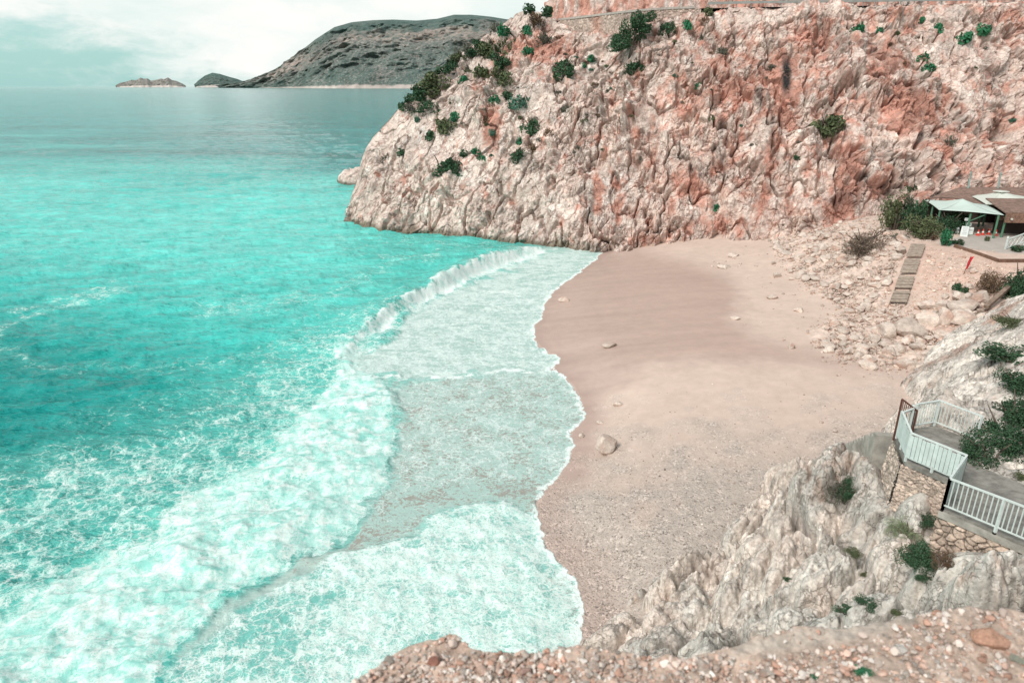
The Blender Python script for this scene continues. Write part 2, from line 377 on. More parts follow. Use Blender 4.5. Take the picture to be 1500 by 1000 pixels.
    wht = np.clip(np.maximum.reduce([brfoam, edge * .95, lipw * .9, 2.4 * lobe * (1 - lobe) * (V < 900)]), 0, 1); foam = np.maximum(foam, np.clip(lipw, 0, 1) * .95)
    st1 = fbm(np.stack([X / 2.6, Y / .55, X * 0], 1), 4, 62); st2 = fbm(np.stack([X / 5, Y / 1.6, X * 0], 1), 3, 63)
    foam = np.clip(foam - wash1 * (1 - brfoam) * (1 - np.clip(wht, 0, 1)) * (.30 * sstep(.05, .45, st1 + .5 * st2)), 0, 1)
    spk = np.maximum(spk, wash1 * .55 * sstep(.15, .5, st1 + .5 * st2) * sstep(362, 400, V))
    # ---- water colour
    c_deep, c_mid, c_lite, c_far = [np.array(c) for c in ((.004, .232, .212), (.034, .470, .418), (.125, .610, .540), (.020, .185, .180))]
    f = fbm(np.stack([X / 60, Y / 26, X * 0], 1), 4, 21)
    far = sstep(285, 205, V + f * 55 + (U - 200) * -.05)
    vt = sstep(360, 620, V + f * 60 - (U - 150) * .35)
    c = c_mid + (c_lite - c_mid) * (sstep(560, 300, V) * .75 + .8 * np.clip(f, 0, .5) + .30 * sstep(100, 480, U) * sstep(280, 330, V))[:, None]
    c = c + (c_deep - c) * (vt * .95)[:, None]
    c = c + (np.array([.035, .36, .31]) - c) * (sstep(420, 600, U) * sstep(300, 340, V) * .35)[:, None]
    f2 = fbm(np.stack([X / 90, Y / 30, X * 0], 1), 5, 22)
    aw = X * math.cos(R(24)) + Y * math.sin(R(24)); bw_ = -X * math.sin(R(24)) + Y * math.cos(R(24)); swl = fbm(np.stack([aw / 4.2, bw_ / 1.5, X * 0 + 3], 1), 3, 26, .55) + .5 * fbm(np.stack([aw / 16, bw_ / 6, X * 0], 1), 3, 27); c = c * np.clip(1 + .34 * swl * sstep(500, 60, r), .5, 1.7)[:, None]  # wave-shaped light and dark tone put into the water colour
    f3 = perlin(np.stack([X * .22, Y * .10, X * 0], 1), 24) + .7 * perlin(np.stack([X * .7, Y * .3, X * 0], 1), 25); cf = c_far * np.clip(1 + .75 * f2 + .62 * f3, .35, 2)[:, None]; cf = cf + (np.array([.05, .22, .213]) - cf) * sstep(190, 130, V)[:, None] * .6  # light and dark dashes of the far ripples painted into the colour
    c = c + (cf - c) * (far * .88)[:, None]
    c = c + (np.array([.13, .50, .43]) - c) * np.clip(main * .8 + lace * .52 + streak * .5, 0, 1)[:, None]
    mint = np.array([.40, .535, .49])
    c = c + (mint - c) * (shallow * .95)[:, None]
    c = c + (np.array([.20, .52, .46]) - c) * (lobe * .8 + brfoam * .5)[:, None].clip(0, 1)
    c = c + (np.array([.40, .50, .46]) - c) * (gap2 * .8)[:, None]
    # ---- relief
    q = np.stack([X, Y, X * 0], 1)
    ang = R(24); a_ = X * math.cos(ang) + Y * math.sin(ang); b_ = -X * math.sin(ang) + Y * math.cos(ang)
    w1 = fbm(np.stack([a_ / 9, b_ / 3.6, X * 0], 1), 3, 41); w2 = fbm(np.stack([a_ / 3.0, b_ / 1.15, X * 0 + 3], 1), 3, 43, .5, True)
    amp = (1 - np.maximum(shallow, lobe)) * np.exp(-r / 600)
    w3 = fbm(np.stack([a_ / 1.3, b_ / .55, X * 0 + 7], 1), 2, 45, .5, True) * np.exp(-r / 120)
    z = amp * (.62 * w1 + .46 * (w2 - .3) + .16 * (w3 - .3)) * sstep(0, -9, sd)
    z = z + mainh * (.25 + .26 * fbm(P0 / 2.4, 3, 32) + .10 * fbm(P0 / .7, 3, 33)) + lobe * (.20 + .12 * fbm(P0 / .9, 4, 34)) * sstep(0, -2.2, sd) + brk + brfoam * .07 * lumps + wash1 * .05 * lumps
    z = z + edge * .05
    # the sheet dips under the sand at the shoreline
    nb_ = sd0 > -3.5; gzv = np.full(X.shape, -5.); gzv[nb_] = ground_z(X[nb_], Y[nb_], sd0[nb_])
    zz = np.minimum(z, np.maximum(gzv, 0) + .03 + .30 * sstep(0, -2.2, sd)); z = np.where(sd > -2.2, zz, z)
    z = np.where(sd < 0, np.maximum(z, gzv + .022), gzv - .02 - .15 * sd)
    keep = (sd < .9)
    V3 = np.stack([X, Y, z], 1); F = grid_faces(nr, nc, keep)[:, ::-1]
    V3, F, c, foam, spk, shl, crest, wht = compact(V3, F, c, foam, spk, np.maximum(shallow, lobe) * (1 - brfoam) * (1 - main * .8), np.clip(main + lobe + brfoam, 0, 1), wht)
    m, nt, b = newmat('sea_water'); g = N(nt); p = g.pos()
    pd = g.vmath('ADD', p, g.vmath('SCALE', g.vmath('SUBTRACT', g.noise(p, .55, 5, .6, col=True), (.5, .5, .5)), 2.6))
    pd2 = g.vmath('ADD', p, g.vmath('SCALE', g.vmath('SUBTRACT', g.noise(p, 1.7, 4, .6, col=True), (.5, .5, .5)), .9))
    l1 = g.map(g.voro(pd, .62, 'DISTANCE_TO_EDGE'), 0, .20, 1, 0); l2 = g.map(g.voro(pd2, 1.9, 'DISTANCE_TO_EDGE'), 0, .17, 1, 0)
    l3 = g.map(g.voro(pd2, 4.6, 'DISTANCE_TO_EDGE'), 0, .17, 1, 0); l4 = g.map(g.voro(pd2, 9.5, 'DISTANCE_TO_EDGE'), 0, .22, 1, 0); fil = g.math('MAXIMUM', g.math('MULTIPLY', l2, .85), g.math('MAXIMUM', l3, g.math('MULTIPLY', l4, .7)))
    n = g.noise(pd, .9, 9, .66, .4); nf = g.noise(pd2, 4, 6, .65)
    lacef = g.math('ADD', g.math('ADD', g.math('MULTIPLY', l1, .20), g.math('MULTIPLY', l2, .24)), g.math('ADD', g.math('MULTIPLY', l3, .18), g.math('MULTIPLY', l4, .10)))
    field = g.math('ADD', g.math('ADD', lacef, g.math('MULTIPLY', g.math('SUBTRACT', n, .5), 1.15)), g.math('MULTIPLY', g.math('SUBTRACT', nf, .5), .5))
    fo = g.attr('foam'); th_ = g.math('MULTIPLY_ADD', fo, -1.15, .86)
    mask = g.map(field, g.math('SUBTRACT', th_, .20), g.math('ADD', th_, .40))
    mask = g.math('MULTIPLY', mask, g.map(fo, .03, .16))
    base = g.attr('col', 'Color')
    crest_ = g.attr('crest')
    fv = g.noise(pd, 1.3, 8, .6); fw = g.noise(pd2, 5.0, 6, .7)
    fcol = g.mix(g.map(g.math('ADD', g.math('ADD', g.math('MULTIPLY', fv, .75), g.math('MULTIPLY', fw, .25)), g.math('MULTIPLY', fil, .13)), .44, .74), (.29, .63, .56), (.74, .82, .78))
    thin = g.mix(g.map(fw, .35, .65), (.51, .64, .60), (.72, .80, .765))
    fcol = g.mix(g.attr('shl'), fcol, thin)
    fcol = g.mix(g.math('MULTIPLY', crest_, g.attr('shl')), fcol, g.mix(g.map(g.math('ADD', g.math('ADD', g.math('MULTIPLY', fv, .4), g.math('MULTIPLY', fw, .4)), g.math('MULTIPLY', fil, .24)), .36, .66), (.33, .60, .54), (.70, .80, .755)))
    fcol = g.mix(g.math('MULTIPLY', g.attr('wht'), g.map(fv, .3, .6, .45, .95)), fcol, (.80, .86, .83)); col = g.mix(mask, base, fcol)
    # holes in the film through which the wet sand shows
    ps = g.scale(pd2, (.9, 1.25, 1)); sn = g.noise(ps, 4.4, 6, .72); sn2 = g.noise(pd, .5, 3, .5)
    sp = g.attr('spk'); tt = g.math('MULTIPLY_ADD', sp, -.21, .70)
    hole = g.map(g.math('ADD', sn, g.math('MULTIPLY', g.math('SUBTRACT', sn2, .5), .35)), tt, g.math('ADD', tt, .05))
    hole = g.math('MULTIPLY', g.math('MULTIPLY', hole, g.map(sp, .05, .2)), g.map(mask, .5, 1, 1, .35))
    col = g.mix(g.math('MULTIPLY', hole, .8), col, (.30, .255, .222))
    nt.links.new(col, b.inputs['Base Color'])
    wet = g.math('MAXIMUM', g.math('MAXIMUM', mask, g.math('MULTIPLY', g.attr('shl'), .88)), g.math('MULTIPLY', crest_, .6))
    nt.links.new(g.map(wet, 0, 1, .10, .75), b.inputs['Roughness']); nt.links.new(g.map(wet, 0, 1, .27, .15), b.inputs['Specular IOR Level'])
    b.inputs['IOR'].default_value = 1.33
    pw = g.scale(p, (.55, 1.35, 1)); mp = [x for x in nt.nodes if x.type == 'MAPPING'][-1]; mp.inputs['Rotation'].default_value = (0, 0, R(-22))
    hb = g.math('ADD', g.noise(pw, .55, 6, .62, .3), g.math('MULTIPLY', g.noise(pw, 2.3, 4, .6), .28))
    big = g.noise(g.scale(p, (.09, .26, 1)), 1, 5, .6, .3); bn = g.bump(big, .35, 4.0, g.bump(hb, .5, 1.4))
    bn2 = g.bump(g.math('ADD', g.math('MULTIPLY', mask, .5), g.math('MULTIPLY', fw, .8)), .55, .14)
    mixn = g.n('Mix', data_type='VECTOR'); nt.links.new(wet, mixn.inputs[0]); nt.links.new(bn, mixn.inputs[4]); nt.links.new(bn2, mixn.inputs[5])
    nt.links.new(mixn.outputs[1], b.inputs['Normal'])
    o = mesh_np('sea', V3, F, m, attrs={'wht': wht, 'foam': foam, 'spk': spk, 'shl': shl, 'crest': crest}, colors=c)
    tag(o, 'turquoise sea breaking in white foam on the beach', None, None, 'structure')

# ------------------------------------------------------------------ beach, rubble fan and terrace ground as one sheet
GP = [tuple(atz(u, v, 0)[:2]) + (.03,) for u, v in SHORE_PX[::2]]
GP += [tuple(atz(u, v, z)) for u, v, z in (
    (930, 400, .7), (930, 480, 1.0), (930, 560, 1.0), (930, 640, .9), (900, 760, .9), (940, 860, .9), (1000, 360, 1.3), (1050, 420, 1.6), (1050, 520, 1.7), (1080, 620, 1.6), (1020, 720, 1.4),
    (1150, 420, 2.0), (1150, 520, 2.0), (1200, 600, 2.0), (1120, 700, 1.7), (1300, 560, 2.2), (1130, 352, 2.3), (1200, 350, 4.0), (1200, 400, 2.7), (1250, 440, 2.7), (1250, 380, 4.2), (1240, 500, 2.2),
    (1303, 446, 3.0), (1320, 400, 4.6), (1336, 360, 5.9), (1300, 340, 5.9), (1380, 362, 6.05), (1430, 345, 6.1), (1490, 372, 6.1), (1400, 400, 5.2), (1480, 395, 5.6), (1360, 440, 3.7), (1430, 430, 4.4), (1330, 490, 2.6), (1430, 470, 3.6), (1500, 430, 4.8), (1340, 540, 2.2), (1240, 330, 5.0), (1300, 318, 6.0))]
GP += [(50, 78, 6.1), (62, 80, 6.2), (62, 66, 6.2), (75, 75, 6.6), (55, 55, 6.0), (70, 40, 7), (40, 40, 3.6), (30, 30, 2.6), (50, 25, 6), (30, 20, 2.6), (10, 12, 1.0), (20, 10, 1.4), (75, 90, 7), (30, 90, 2.5)]
ground_tps = TPS(GP, .004)
SW = lambda z0: z0
RUB = [(1120, 345), (1180, 332), (1250, 318), (1300, 332), (1330, 352), (1300, 446), (1345, 462), (1420, 432), (1452, 462), (1470, 480), (1390, 512), (1345, 543), (1240, 528), (1195, 505), (1200, 480), (1250, 455), (1190, 425), (1150, 385)]
WET = [(870, 365), (935, 366), (1010, 383), (1062, 405), (1090, 432), (1072, 462), (1100, 492), (1160, 508), (1225, 522), (1345, 546), (1200, 534), (1100, 528), (1010, 524), (950, 540), (905, 572), (880, 600), (862, 632), (845, 660), (800, 760), (600, 900), (600, 400)]
def ground_z(X, Y, sd=None):
    X = np.asarray(X, float); Y = np.asarray(Y, float)
    if sd is None: sd = seg_sd(X, Y, LAND)
    z = np.clip(ground_tps(X, Y), -1, 9)
    zi = np.maximum(z, .015 + .02 * np.clip(sd, 0, 2))
    zi = zi * sstep(-.2, 4, sd) + (.015 + .045 * np.clip(sd, 0, 6)) * (1 - sstep(-.2, 4, sd))
    return np.where(sd > 0, zi, np.maximum(-.25 * -sd, -6))
def build_ground():
    th = np.concatenate([np.linspace(-12, 1, 40)[:-1], np.linspace(1, 40, 620), np.linspace(40, 70, 60)[1:]]) * math.pi / 180
    rr = np.exp(np.linspace(math.log(9), math.log(110), 760))
    T, RR = np.meshgrid(th, rr); X = (RR * np.sin(T)).ravel(); Y = (RR * np.cos(T)).ravel(); nr, nc = RR.shape
    sd = seg_sd(X, Y, LAND); z = ground_z(X, Y, sd)
    P = np.stack([X, Y, z], 1); U, V, dep = proj(P)
    n1 = fbm(P / 2.5, 4, 51); n2 = fbm(P / .5, 4, 52)
    rub = polymask(U + n1 * 20, V + n1 * 12, RUB, 10)
    terrace = polymask(U, V, [(1372, 356), (1420, 343), (1520, 340), (1520, 372), (1470, 371), (1400, 362)], 2)
    soil = polymask(U + n1 * 14, V + n1 * 6, [(1250, 345), (1330, 350), (1380, 350), (1520, 372), (1520, 400), (1440, 440), (1360, 425), (1320, 440), (1290, 420)], 8)
    wet = polymask(U + n1 * 22, V + n1 * 9 + n2 * 2, WET, 20) * sstep(90, 60, Y * 0)
    wet = np.maximum(wet, sstep(2.4, .2, sd + n1 * 1.0) * (sd > -2) * 1.25)
    grav = sstep(580, 760, V + n1 * 120 + (U - 900) * .13) ; grav = np.maximum(grav, .75 * sstep(600, 640, V + n1 * 60) * sstep(1100, 1200, U + n1 * 90))
    z = z + rub * (.22 * n1 + .16 * n2 + .12 * facets(P + .3 * n2[:, None], .6, 53, .6, .5)[0] / .6) + (1 - terrace) * .018 * n1 * (sd > 1) + grav * .012 * n2 * (sd > .3)
    # shallow runnels combed by the backwash
    z = z + .02 * wet * fbm(np.stack([X / 6, Y / .8, X * 0], 1), 3, 57) * (sd > .6)
    dry = np.array([.574, .444, .374]); wetc = np.array([.445, .325, .276]); gr = np.array([.405, .352, .312]); rb = np.array([.60, .47, .40]); so_ = np.array([.56, .395, .325])
    c = dry * (1 + .10 * n1 + .05 * n2)[:, None]
    c = c + (gr * (1 + .18 * n2)[:, None] - c) * (grav * .85)[:, None]
    st = fbm(np.stack([X / 14, Y / 1.6, X * 0], 1), 4, 58)
    c = c + (wetc * (1 + .15 * st)[:, None] - c) * (wet * .85 * (1 - grav * .4))[:, None]
    c = c + (rb * (1 + .35 * n2 + .2 * n1)[:, None] - c) * rub[:, None]
    c = c + (so_ * (1 + .3 * n2)[:, None] - c) * (soil * (1 - rub * .6) * np.clip(.7 + n1, 0, 1))[:, None]
    c = c + (np.array([.42, .37, .33]) * (1 + .1 * n2)[:, None] - c) * terrace[:, None]
    keep = (sd > -9) | (Y > 70); keep &= Y > 4
    F = grid_faces(nr, nc, keep)[:, ::-1]; V3 = np.stack([X, Y, z], 1)
    V3, F, c, wet, grav, rough = compact(V3, F, c, wet, grav, np.maximum(rub, soil * .6))
    m, nt, b = newmat('beach_sand'); g = N(nt); p = g.pos()
    base = g.attr('col', 'Color'); gv = g.attr('grav'); wt = g.attr('wet'); rg = g.attr('rough_')
    pv = g.vmath('ADD', p, g.vmath('SCALE', g.noise(p, 3, 3, col=True), .25))
    pc = g.voro(p, 9.5, 'F1', 'Color'); pdist = g.voro(p, 9.5); pc2 = g.voro(p, 21, 'F1', 'Color')
    sepc = g.n('SeparateColor'); nt.links.new(pc, sepc.inputs[0]); sep2 = g.n('SeparateColor'); nt.links.new(pc2, sep2.inputs[0])
    fine = g.noise(p, 26, 6, .7); mid = g.noise(p, 1.1, 6, .6)
    peb = g.math('ADD', g.map(sepc.outputs[0], 0, 1, .58, 1.34, False), g.map(sep2.outputs[0], 0, 1, -.28, .32, False))
    f1 = g.math('MULTIPLY', g.map(fine, .25, .75, .92, 1.07), g.map(mid, .3, .7, .95, 1.04))
    pebm = g.map(g.noise(p, 2.2, 5, .6), .45, .6, .25, 1)
    f = g.math('ADD', f1, g.math('MULTIPLY', g.math('MULTIPLY', g.math('SUBTRACT', peb, 1), gv), pebm))
    comb = g.n('CombineColor')
    for i in range(3): nt.links.new(f, comb.inputs[i])
    col = g.mix(1, base, comb.outputs[0], 'MULTIPLY')
    spot = g.map(g.voro(p, 1.9, 'F1'), .05, .075, 1, 0); spot = g.math('MULTIPLY', spot, g.map(g.noise(p, .35, 3), .48, .6, .0, .75)); spot = g.math('MULTIPLY', spot, g.map(wt, 0, .4, 1, 0))
    col = g.mix(spot, col, (.62, .56, .5))
    nt.links.new(col, b.inputs['Base Color']); nt.links.new(g.map(wt, 0, 1, .9, .34), b.inputs['Roughness'])
    nt.links.new(g.map(wt, 0, 1, .2, .4), b.inputs['Specular IOR Level'])
    h = g.math('ADD', g.math('MULTIPLY', g.math('MULTIPLY', g.map(pdist, 0, .6, 1, 0), gv), 1.0), g.math('MULTIPLY', fine, g.math('MULTIPLY_ADD', rg, .9, .12)))
    h = g.math('ADD', h, g.math('MULTIPLY', mid, .6))
    nt.links.new(g.bump(h, .55, .06), b.inputs['Normal'])
    o = mesh_np('beach', V3, F, m, attrs={'wet': wet, 'grav': grav, 'rough_': rough}, colors=c)
    tag(o, 'pale sandy beach with gravel and a wet band', None, None, 'structure')
build_ground()
build_sea()

_gx, _gy = np.arange(-12, 85, .25), np.arange(4, 104, .25); _GX, _GY = np.meshgrid(_gx, _gy)
_GZ = ground_z(_GX.ravel(), _GY.ravel()).reshape(_GX.shape)
def gz(x, y):
    i = min(max((x + 12) / .25, 0), len(_gx) - 2); j = min(max((y - 4) / .25, 0), len(_gy) - 2); a, b = int(i), int(j); fx, fy = i - a, j - b
    return float((_GZ[b, a] * (1 - fx) + _GZ[b, a + 1] * fx) * (1 - fy) + (_GZ[b + 1, a] * (1 - fx) + _GZ[b + 1, a + 1] * fx) * fy)
# ================================================================== cliffs
ROCKM = attr_rock('limestone_cliff', fine=2.6, amp=.32, bump=.58, bd=.20, pits=.3, crack=.48, csc=.55, cw=.055, ccol=(.20, .115, .09))
def loft(cols, ns, nt_, hexp, back):
    """cols: (foot xyz, top xyz); surface rises from foot to top; back rows drop behind the top"""
    foot = np.array([c[0] for c in cols]); top = np.array([c[1] for c in cols]); e = np.array([c[2] for c in cols]); bk = np.array([c[3] for c in cols])
    x = np.arange(len(cols)); seg = np.concatenate([[0], np.cumsum(np.linalg.norm(np.diff((foot + top) / 2, axis=0), axis=1))])
    s = np.linspace(0, seg[-1], ns)
    def it(a): return np.stack([np.interp(s, seg, a[:, k]) for k in range(a.shape[1])], 1)
    def sm(a, w=9):
        k = np.ones(w) / w; return np.stack([np.convolve(np.pad(a[:, j], w // 2, mode='edge'), k, 'valid') for j in range(a.shape[1])], 1)
    wv = max(3, ns // 70 * 2 + 1)
    foot, top, bk, e = sm(it(foot), wv), sm(it(top), wv), sm(it(bk), wv), sm(it(e[:, None]), wv)[:, 0]
    t = np.linspace(0, 1, nt_)[:, None]
    rows = []
    D = top - foot
    P = foot[None] + np.stack([D[None, :, 0] * t ** e, D[None, :, 1] * t ** e, D[None, :, 2] * t], -1)
    tb = np.linspace(0, 1, back)[1:, None, None]
    B = top[None] + (bk - top)[None] * np.concatenate([tb, tb, tb ** 1.3], -1)
    return np.concatenate([P, B], 0), np.concatenate([np.tile(t, (1, ns)), 1 + np.tile(tb[:, :, 0], (1, ns))], 0)
def gnormal(P):
    du = np.gradient(P, axis=1); dv = np.gradient(P, axis=0); n = np.cross(du, dv); n /= np.linalg.norm(n, axis=2, keepdims=True) + 1e-9
    return n
def col_(f, tp, e, mode):
    fu, fv, fz = f; F0 = atz(fu, fv, fz); tu, tv, ty = tp; T0 = aty(tu, tv, ty); F0 = F0.copy()
    F0[2] -= 1.6; F0[1] -= .5
    if mode == 'sea': B = np.array([T0[0] + 6 + .2 * T0[2], T0[1] + 9 + T0[2] * .9, -3.])
    else: B = T0 + np.array([0, 14, .0])
    return (F0, T0, e, B)
CLIFF = [col_((507, 328, -.2), (507, 318, 108), 1.0, 'sea'), col_((513, 331, -.2), (511, 300, 108.5), 1.2, 'sea'), col_((525, 334, -.2), (522, 262, 110), 1.3, 'sea'), col_((545, 338, -.2), (536, 213, 112), 1.4, 'sea'),
         col_((580, 344, -.2), (560, 183, 114), 1.45, 'sea'), col_((625, 347, -.2), (598, 144, 116), 1.45, 'sea'), col_((675, 350, -.2), (642, 102, 117), 1.45, 'sea'), col_((725, 355, -.2), (684, 70, 118), 1.45, 'sea'),
         col_((780, 360, -.2), (730, 37, 118.5), 1.45, 'sea'), col_((830, 365, 0), (768, 12, 117.5), 1.4, 'sea'), col_((870, 367, 0), (806, 22, 115.5), 1.35, 'land'), col_((905, 367, .1), (840, 46, 112.5), 1.3, 'land'), col_((945, 364, .5), (890, 52, 108), 1.25, 'land'),
         col_((985, 357, 1.2), (940, 36, 106), 1.2, 'land'), col_((1040, 353, 1.6), (1000, 20, 105), 1.2, 'land'), col_((1130, 351, 2.3), (1100, 11, 104), 1.15, 'land'), col_((1230, 337, 4.2), (1210, 9, 103), 1.1, 'land'),
         col_((1310, 318, 5.6), (1300, 8, 103), 1.1, 'land'), col_((1410, 303, 6.3), (1400, 7, 102), 1.1, 'land'), col_((1510, 296, 6.4), (1510, 5, 101), 1.1, 'land'), col_((1650, 288, 6.8), (1680, 0, 100), 1.1, 'land'), col_((1900, 280, 7), (1960, -10, 98), 1.1, 'land')]
STRATA = (.24, .14, .95)
RED_SPOTS = [(875, 285, 9, 32, .8), (720, 185, 16, 38, .85), (700, 130, 22, 30, .3), (1000, 150, 55, 60, .5), (1080, 120, 70, 60, .55), (1150, 130, 30, 90, .7), (1120, 300, 26, 60, .45), (1245, 250, 30, 80, .65), (1225, 310, 28, 36, .75), (1330, 160, 60, 45, .75),
             (1300, 90, 40, 50, .6), (1190, 60, 60, 50, .55), (1010, 270, 40, 40, .55), (960, 230, 30, 40, .4), (1040, 330, 60, 22, .5), (900, 200, 50, 40, .25), (1450, 120, 50, 40, .25), (790, 70, 60, 25, .75), (860, 40, 50, 14, .4), (1380, 210, 40, 36, .5),
             (1130, 230, 18, 50, .5), (1080, 250, 60, 45, .35), (960, 350, 40, 12, .4), (735, 90, 30, 16, .5), (1290, 270, 30, 26, .65), (1075, 35, 40, 24, .35), (920, 30, 60, 10, .35), (985, 300, 12, 50, .4), (1420, 40, 40, 26, .3)]
DARK_SPOTS = [(1152, 112, 6.5, 27, 1.2), (1112, 142, 6, 13, .9), (868, 300, 4, 30, .55), (1448, 110, 12, 30, .35), (1132, 200, 3.5, 40, .5), (1238, 290, 22, 16, .5), (1262, 262, 10, 12, .5), (1236, 60, 10, 14, .4), (1274, 76, 14, 10, .35), (1057, 185, 4, 16, .5), (1300, 280, 22, 10, .35), (1400, 170, 14, 20, .3)]
def rock_paint(P, U, V, seed, red_amt=1., spots=True):
    n0 = fbm(P / 9, 4, seed + 1); n1 = fbm(P / 3, 4, seed + 2); n2 = fbm(P / .8, 4, seed + 3)
    base = np.array([.69, .565, .50]); pale = np.array([.84, .745, .68]); grey = np.array([.40, .345, .305]); red = np.array([.50, .245, .185]); pink = np.array([.64, .43, .36])
    c = base + (pale - base) * sstep(-.15, .45, n1 + .4 * n2)[:, None]
    c = c + (grey - c) * (.52 * sstep(.12, .55, n2 * .8 - n1 * .5 + .3 * n0))[:, None]
    vst = fbm(np.stack([P[:, 0] / 1.2, P[:, 1] / 1.2, P[:, 2] / 9], 1), 4, seed + 4)
    rf = np.zeros(len(P))
    if spots:
        for u, v, a, b_, s in RED_SPOTS: rf = np.maximum(rf, s * np.exp(-((U - u) / a) ** 2 - ((V - v) / b_) ** 2))
        for v_ in (0,): rf = np.maximum(rf, .10 + .18 * sstep(700, 1000, U))
    rm = sstep(.25, .74, red_amt * rf * 1.12 + .62 * vst + .30 * n1 + .22 * n2 + .12 * n0 + (.1 if not spots else 0.02))
    qs = stretch(P, STRATA, 3.0); ve = np.abs(fbm(qs / 1.1, 4, seed + 31, .6)); ve2 = np.abs(fbm(qs / 2.6 + 9, 4, seed + 33, .6))
    vein = np.maximum(sstep(.055, .012, ve) * sstep(-.1, .25, n1 + .3 * n0), sstep(.04, .008, ve2))
    qj = stretch(P, STRATA, 2.3) + .5 * np.stack([fbm(P / 1.5, 3, seed + 41 + k) for k in range(3)], 1)
    for sz, wd, am in ((2.1, .07, .62), (.85, .10, .48)):
        F1, F2, ID, DV = worley(qj / sz, seed + 50 + int(sz * 10)); jm = sstep(wd, wd * .25, F2 - F1) * sstep(-.25, .2, n1 + n0 * .4 + .3 * n2)
        c = c + (np.array([.25, .125, .095]) * (1 + .3 * n2)[:, None] - c) * (jm * am)[:, None]
    c = c + (np.array([.22, .13, .105]) - c) * (vein * .5)[:, None]
    c = c + (pink - c) * (.75 * sstep(.1, .55, red_amt * rf + .5 * vst + .2 * n2))[:, None]
    c = c + (red * (1 + .35 * n2)[:, None] - c) * (rm * .88)[:, None]
    if spots:
        df = np.zeros(len(P))
        for u, v, a, b_, s in DARK_SPOTS: df = np.maximum(df, s * np.exp(-((U + 2.5 * n1 - u) / a) ** 4 - ((V + 5 * n1 - v) / b_) ** 4))
        c = c + (np.array([.075, .055, .05]) - c) * (df * sstep(-.5, .1, n2 + .2))[:, None]
    return np.clip(c, .02, .95), n1, n2
def ew_(q, sz, seed, i, wv2):
    F1, F2, ID, DV = worley((q + wv2 * .12) / sz, seed + 60 + i); return sstep(0, .20, F2 - F1)
def rock_relief(P, seed, k=1., s=(6.0, 2.8, 1.05, .42), warp=.3, st=1.9):
    q = stretch(P, STRATA, st); wv = np.stack([fbm(P / 2.2, 3, seed + 5), fbm(P / 2.2 + 31, 3, seed + 6), fbm(P / 2.2 + 77, 3, seed + 7)], 1)
    q = q + wv * warp
    d = np.zeros(len(P)); cr = np.ones(len(P)); rnd = 0
    wv2 = np.stack([perlin(P / .7, seed + 11), perlin(P / .7 + 31, seed + 12), perlin(P / .7 + 77, seed + 13)], 1)
    for i, (sz, a, ti) in enumerate(zip(s, (.36, .50, .54, .52), (.95, 1.0, 1.0, .9))):
        f, c_, r_ = facets(q + wv2 * (0 if i > 1 else .12), sz, seed + 60 + i, ti, (.12, .30, .5, .6)[i]); f = f * (sstep(0, .42, c_) if False else 1) * (ew_(q, sz, seed, i, wv2) if i < 2 else 1); d = d + a * f - (1 - c_) * sz * (.02, .09, .17, .17)[i]
        if i == 1: rnd = r_
        if i in (1, 2): cr = np.minimum(cr, c_)
    rg = .32 + .95 * sstep(-.30, .30, fbm(P / 9, 3, seed + 14)); rg = rg * (1 - .38 * sstep(14, 4, P[:, 0] + .8 * P[:, 2]) * (P[:, 1] > 70)); d = d * rg
    cl_ = np.abs(fbm(np.stack([P[:, 0] / 5, P[:, 1] / 5, P[:, 2] / 32], 1), 4, seed + 15)); d = d - 1.15 * sstep(.07, .0, cl_) * (.5 + .5 * rg) * (s[0] > 3)
    d = d + 1.1 * fbm(P / 8, 3, seed + 8) * k + .10 * fbm(P / .6, 3, seed + 9)
    return d * k, cr, rnd
def build_cliff():
    ns, nv, nb = 1250, 520, 40
    P, T = loft(CLIFF, ns, nv, 1, nb); nr = P.shape[0]; n = gnormal(P); n = -n if (n @ np.array([0, -1, .6])).mean() < 0 else n
    flat = P.reshape(-1, 3); t = T.ravel(); nn = n.reshape(-1, 3)
    d, cr, rnd = rock_relief(flat, 100, 1.0)
    U, V, dep = proj(flat)
    env = np.where(t <= 1, sstep(1.0, .93, t) * .7 + .3, .5)
    Q = flat + nn * (d * env)[:, None]
    U, V, _ = proj(Q); c, n1, n2 = rock_paint(flat, U, V, 200)
    c = c * (.86 + .26 * rnd)[:, None]
    # dark algae line just above the water
    wl = sstep(1.15, .25, Q[:, 2] + n1 * .8) * sstep(900, 820, U)
    c = c + (np.array([.14, .115, .075]) - c) * (wl * .85)[:, None]
    # thin scrub soil at the top
    F = grid_faces(nr, ns)
    o = mesh_np('cliff', Q, F, ROCKM, colors=c, smooth=False); tag(o, 'pink and cream limestone cliff closing the far end of the beach', None, None, 'structure')
    Uq, Vq, Dq = proj(Q); return Q, Uq, Vq, Dq, F
CL, CLU, CLV, CLD, CLF = build_cliff()
def on_cliff(u, v, rad=2.2):
    m = (np.abs(CLU - u) < rad) & (np.abs(CLV - v) < rad)
    while not m.any():
        rad *= 1.6; m = (np.abs(CLU - u) < rad) & (np.abs(CLV - v) < rad)
    idx = np.nonzero(m)[0]; dmin = CLD[idx].min(); idx = idx[CLD[idx] < dmin + 1.2]
    return CL[idx].mean(0)
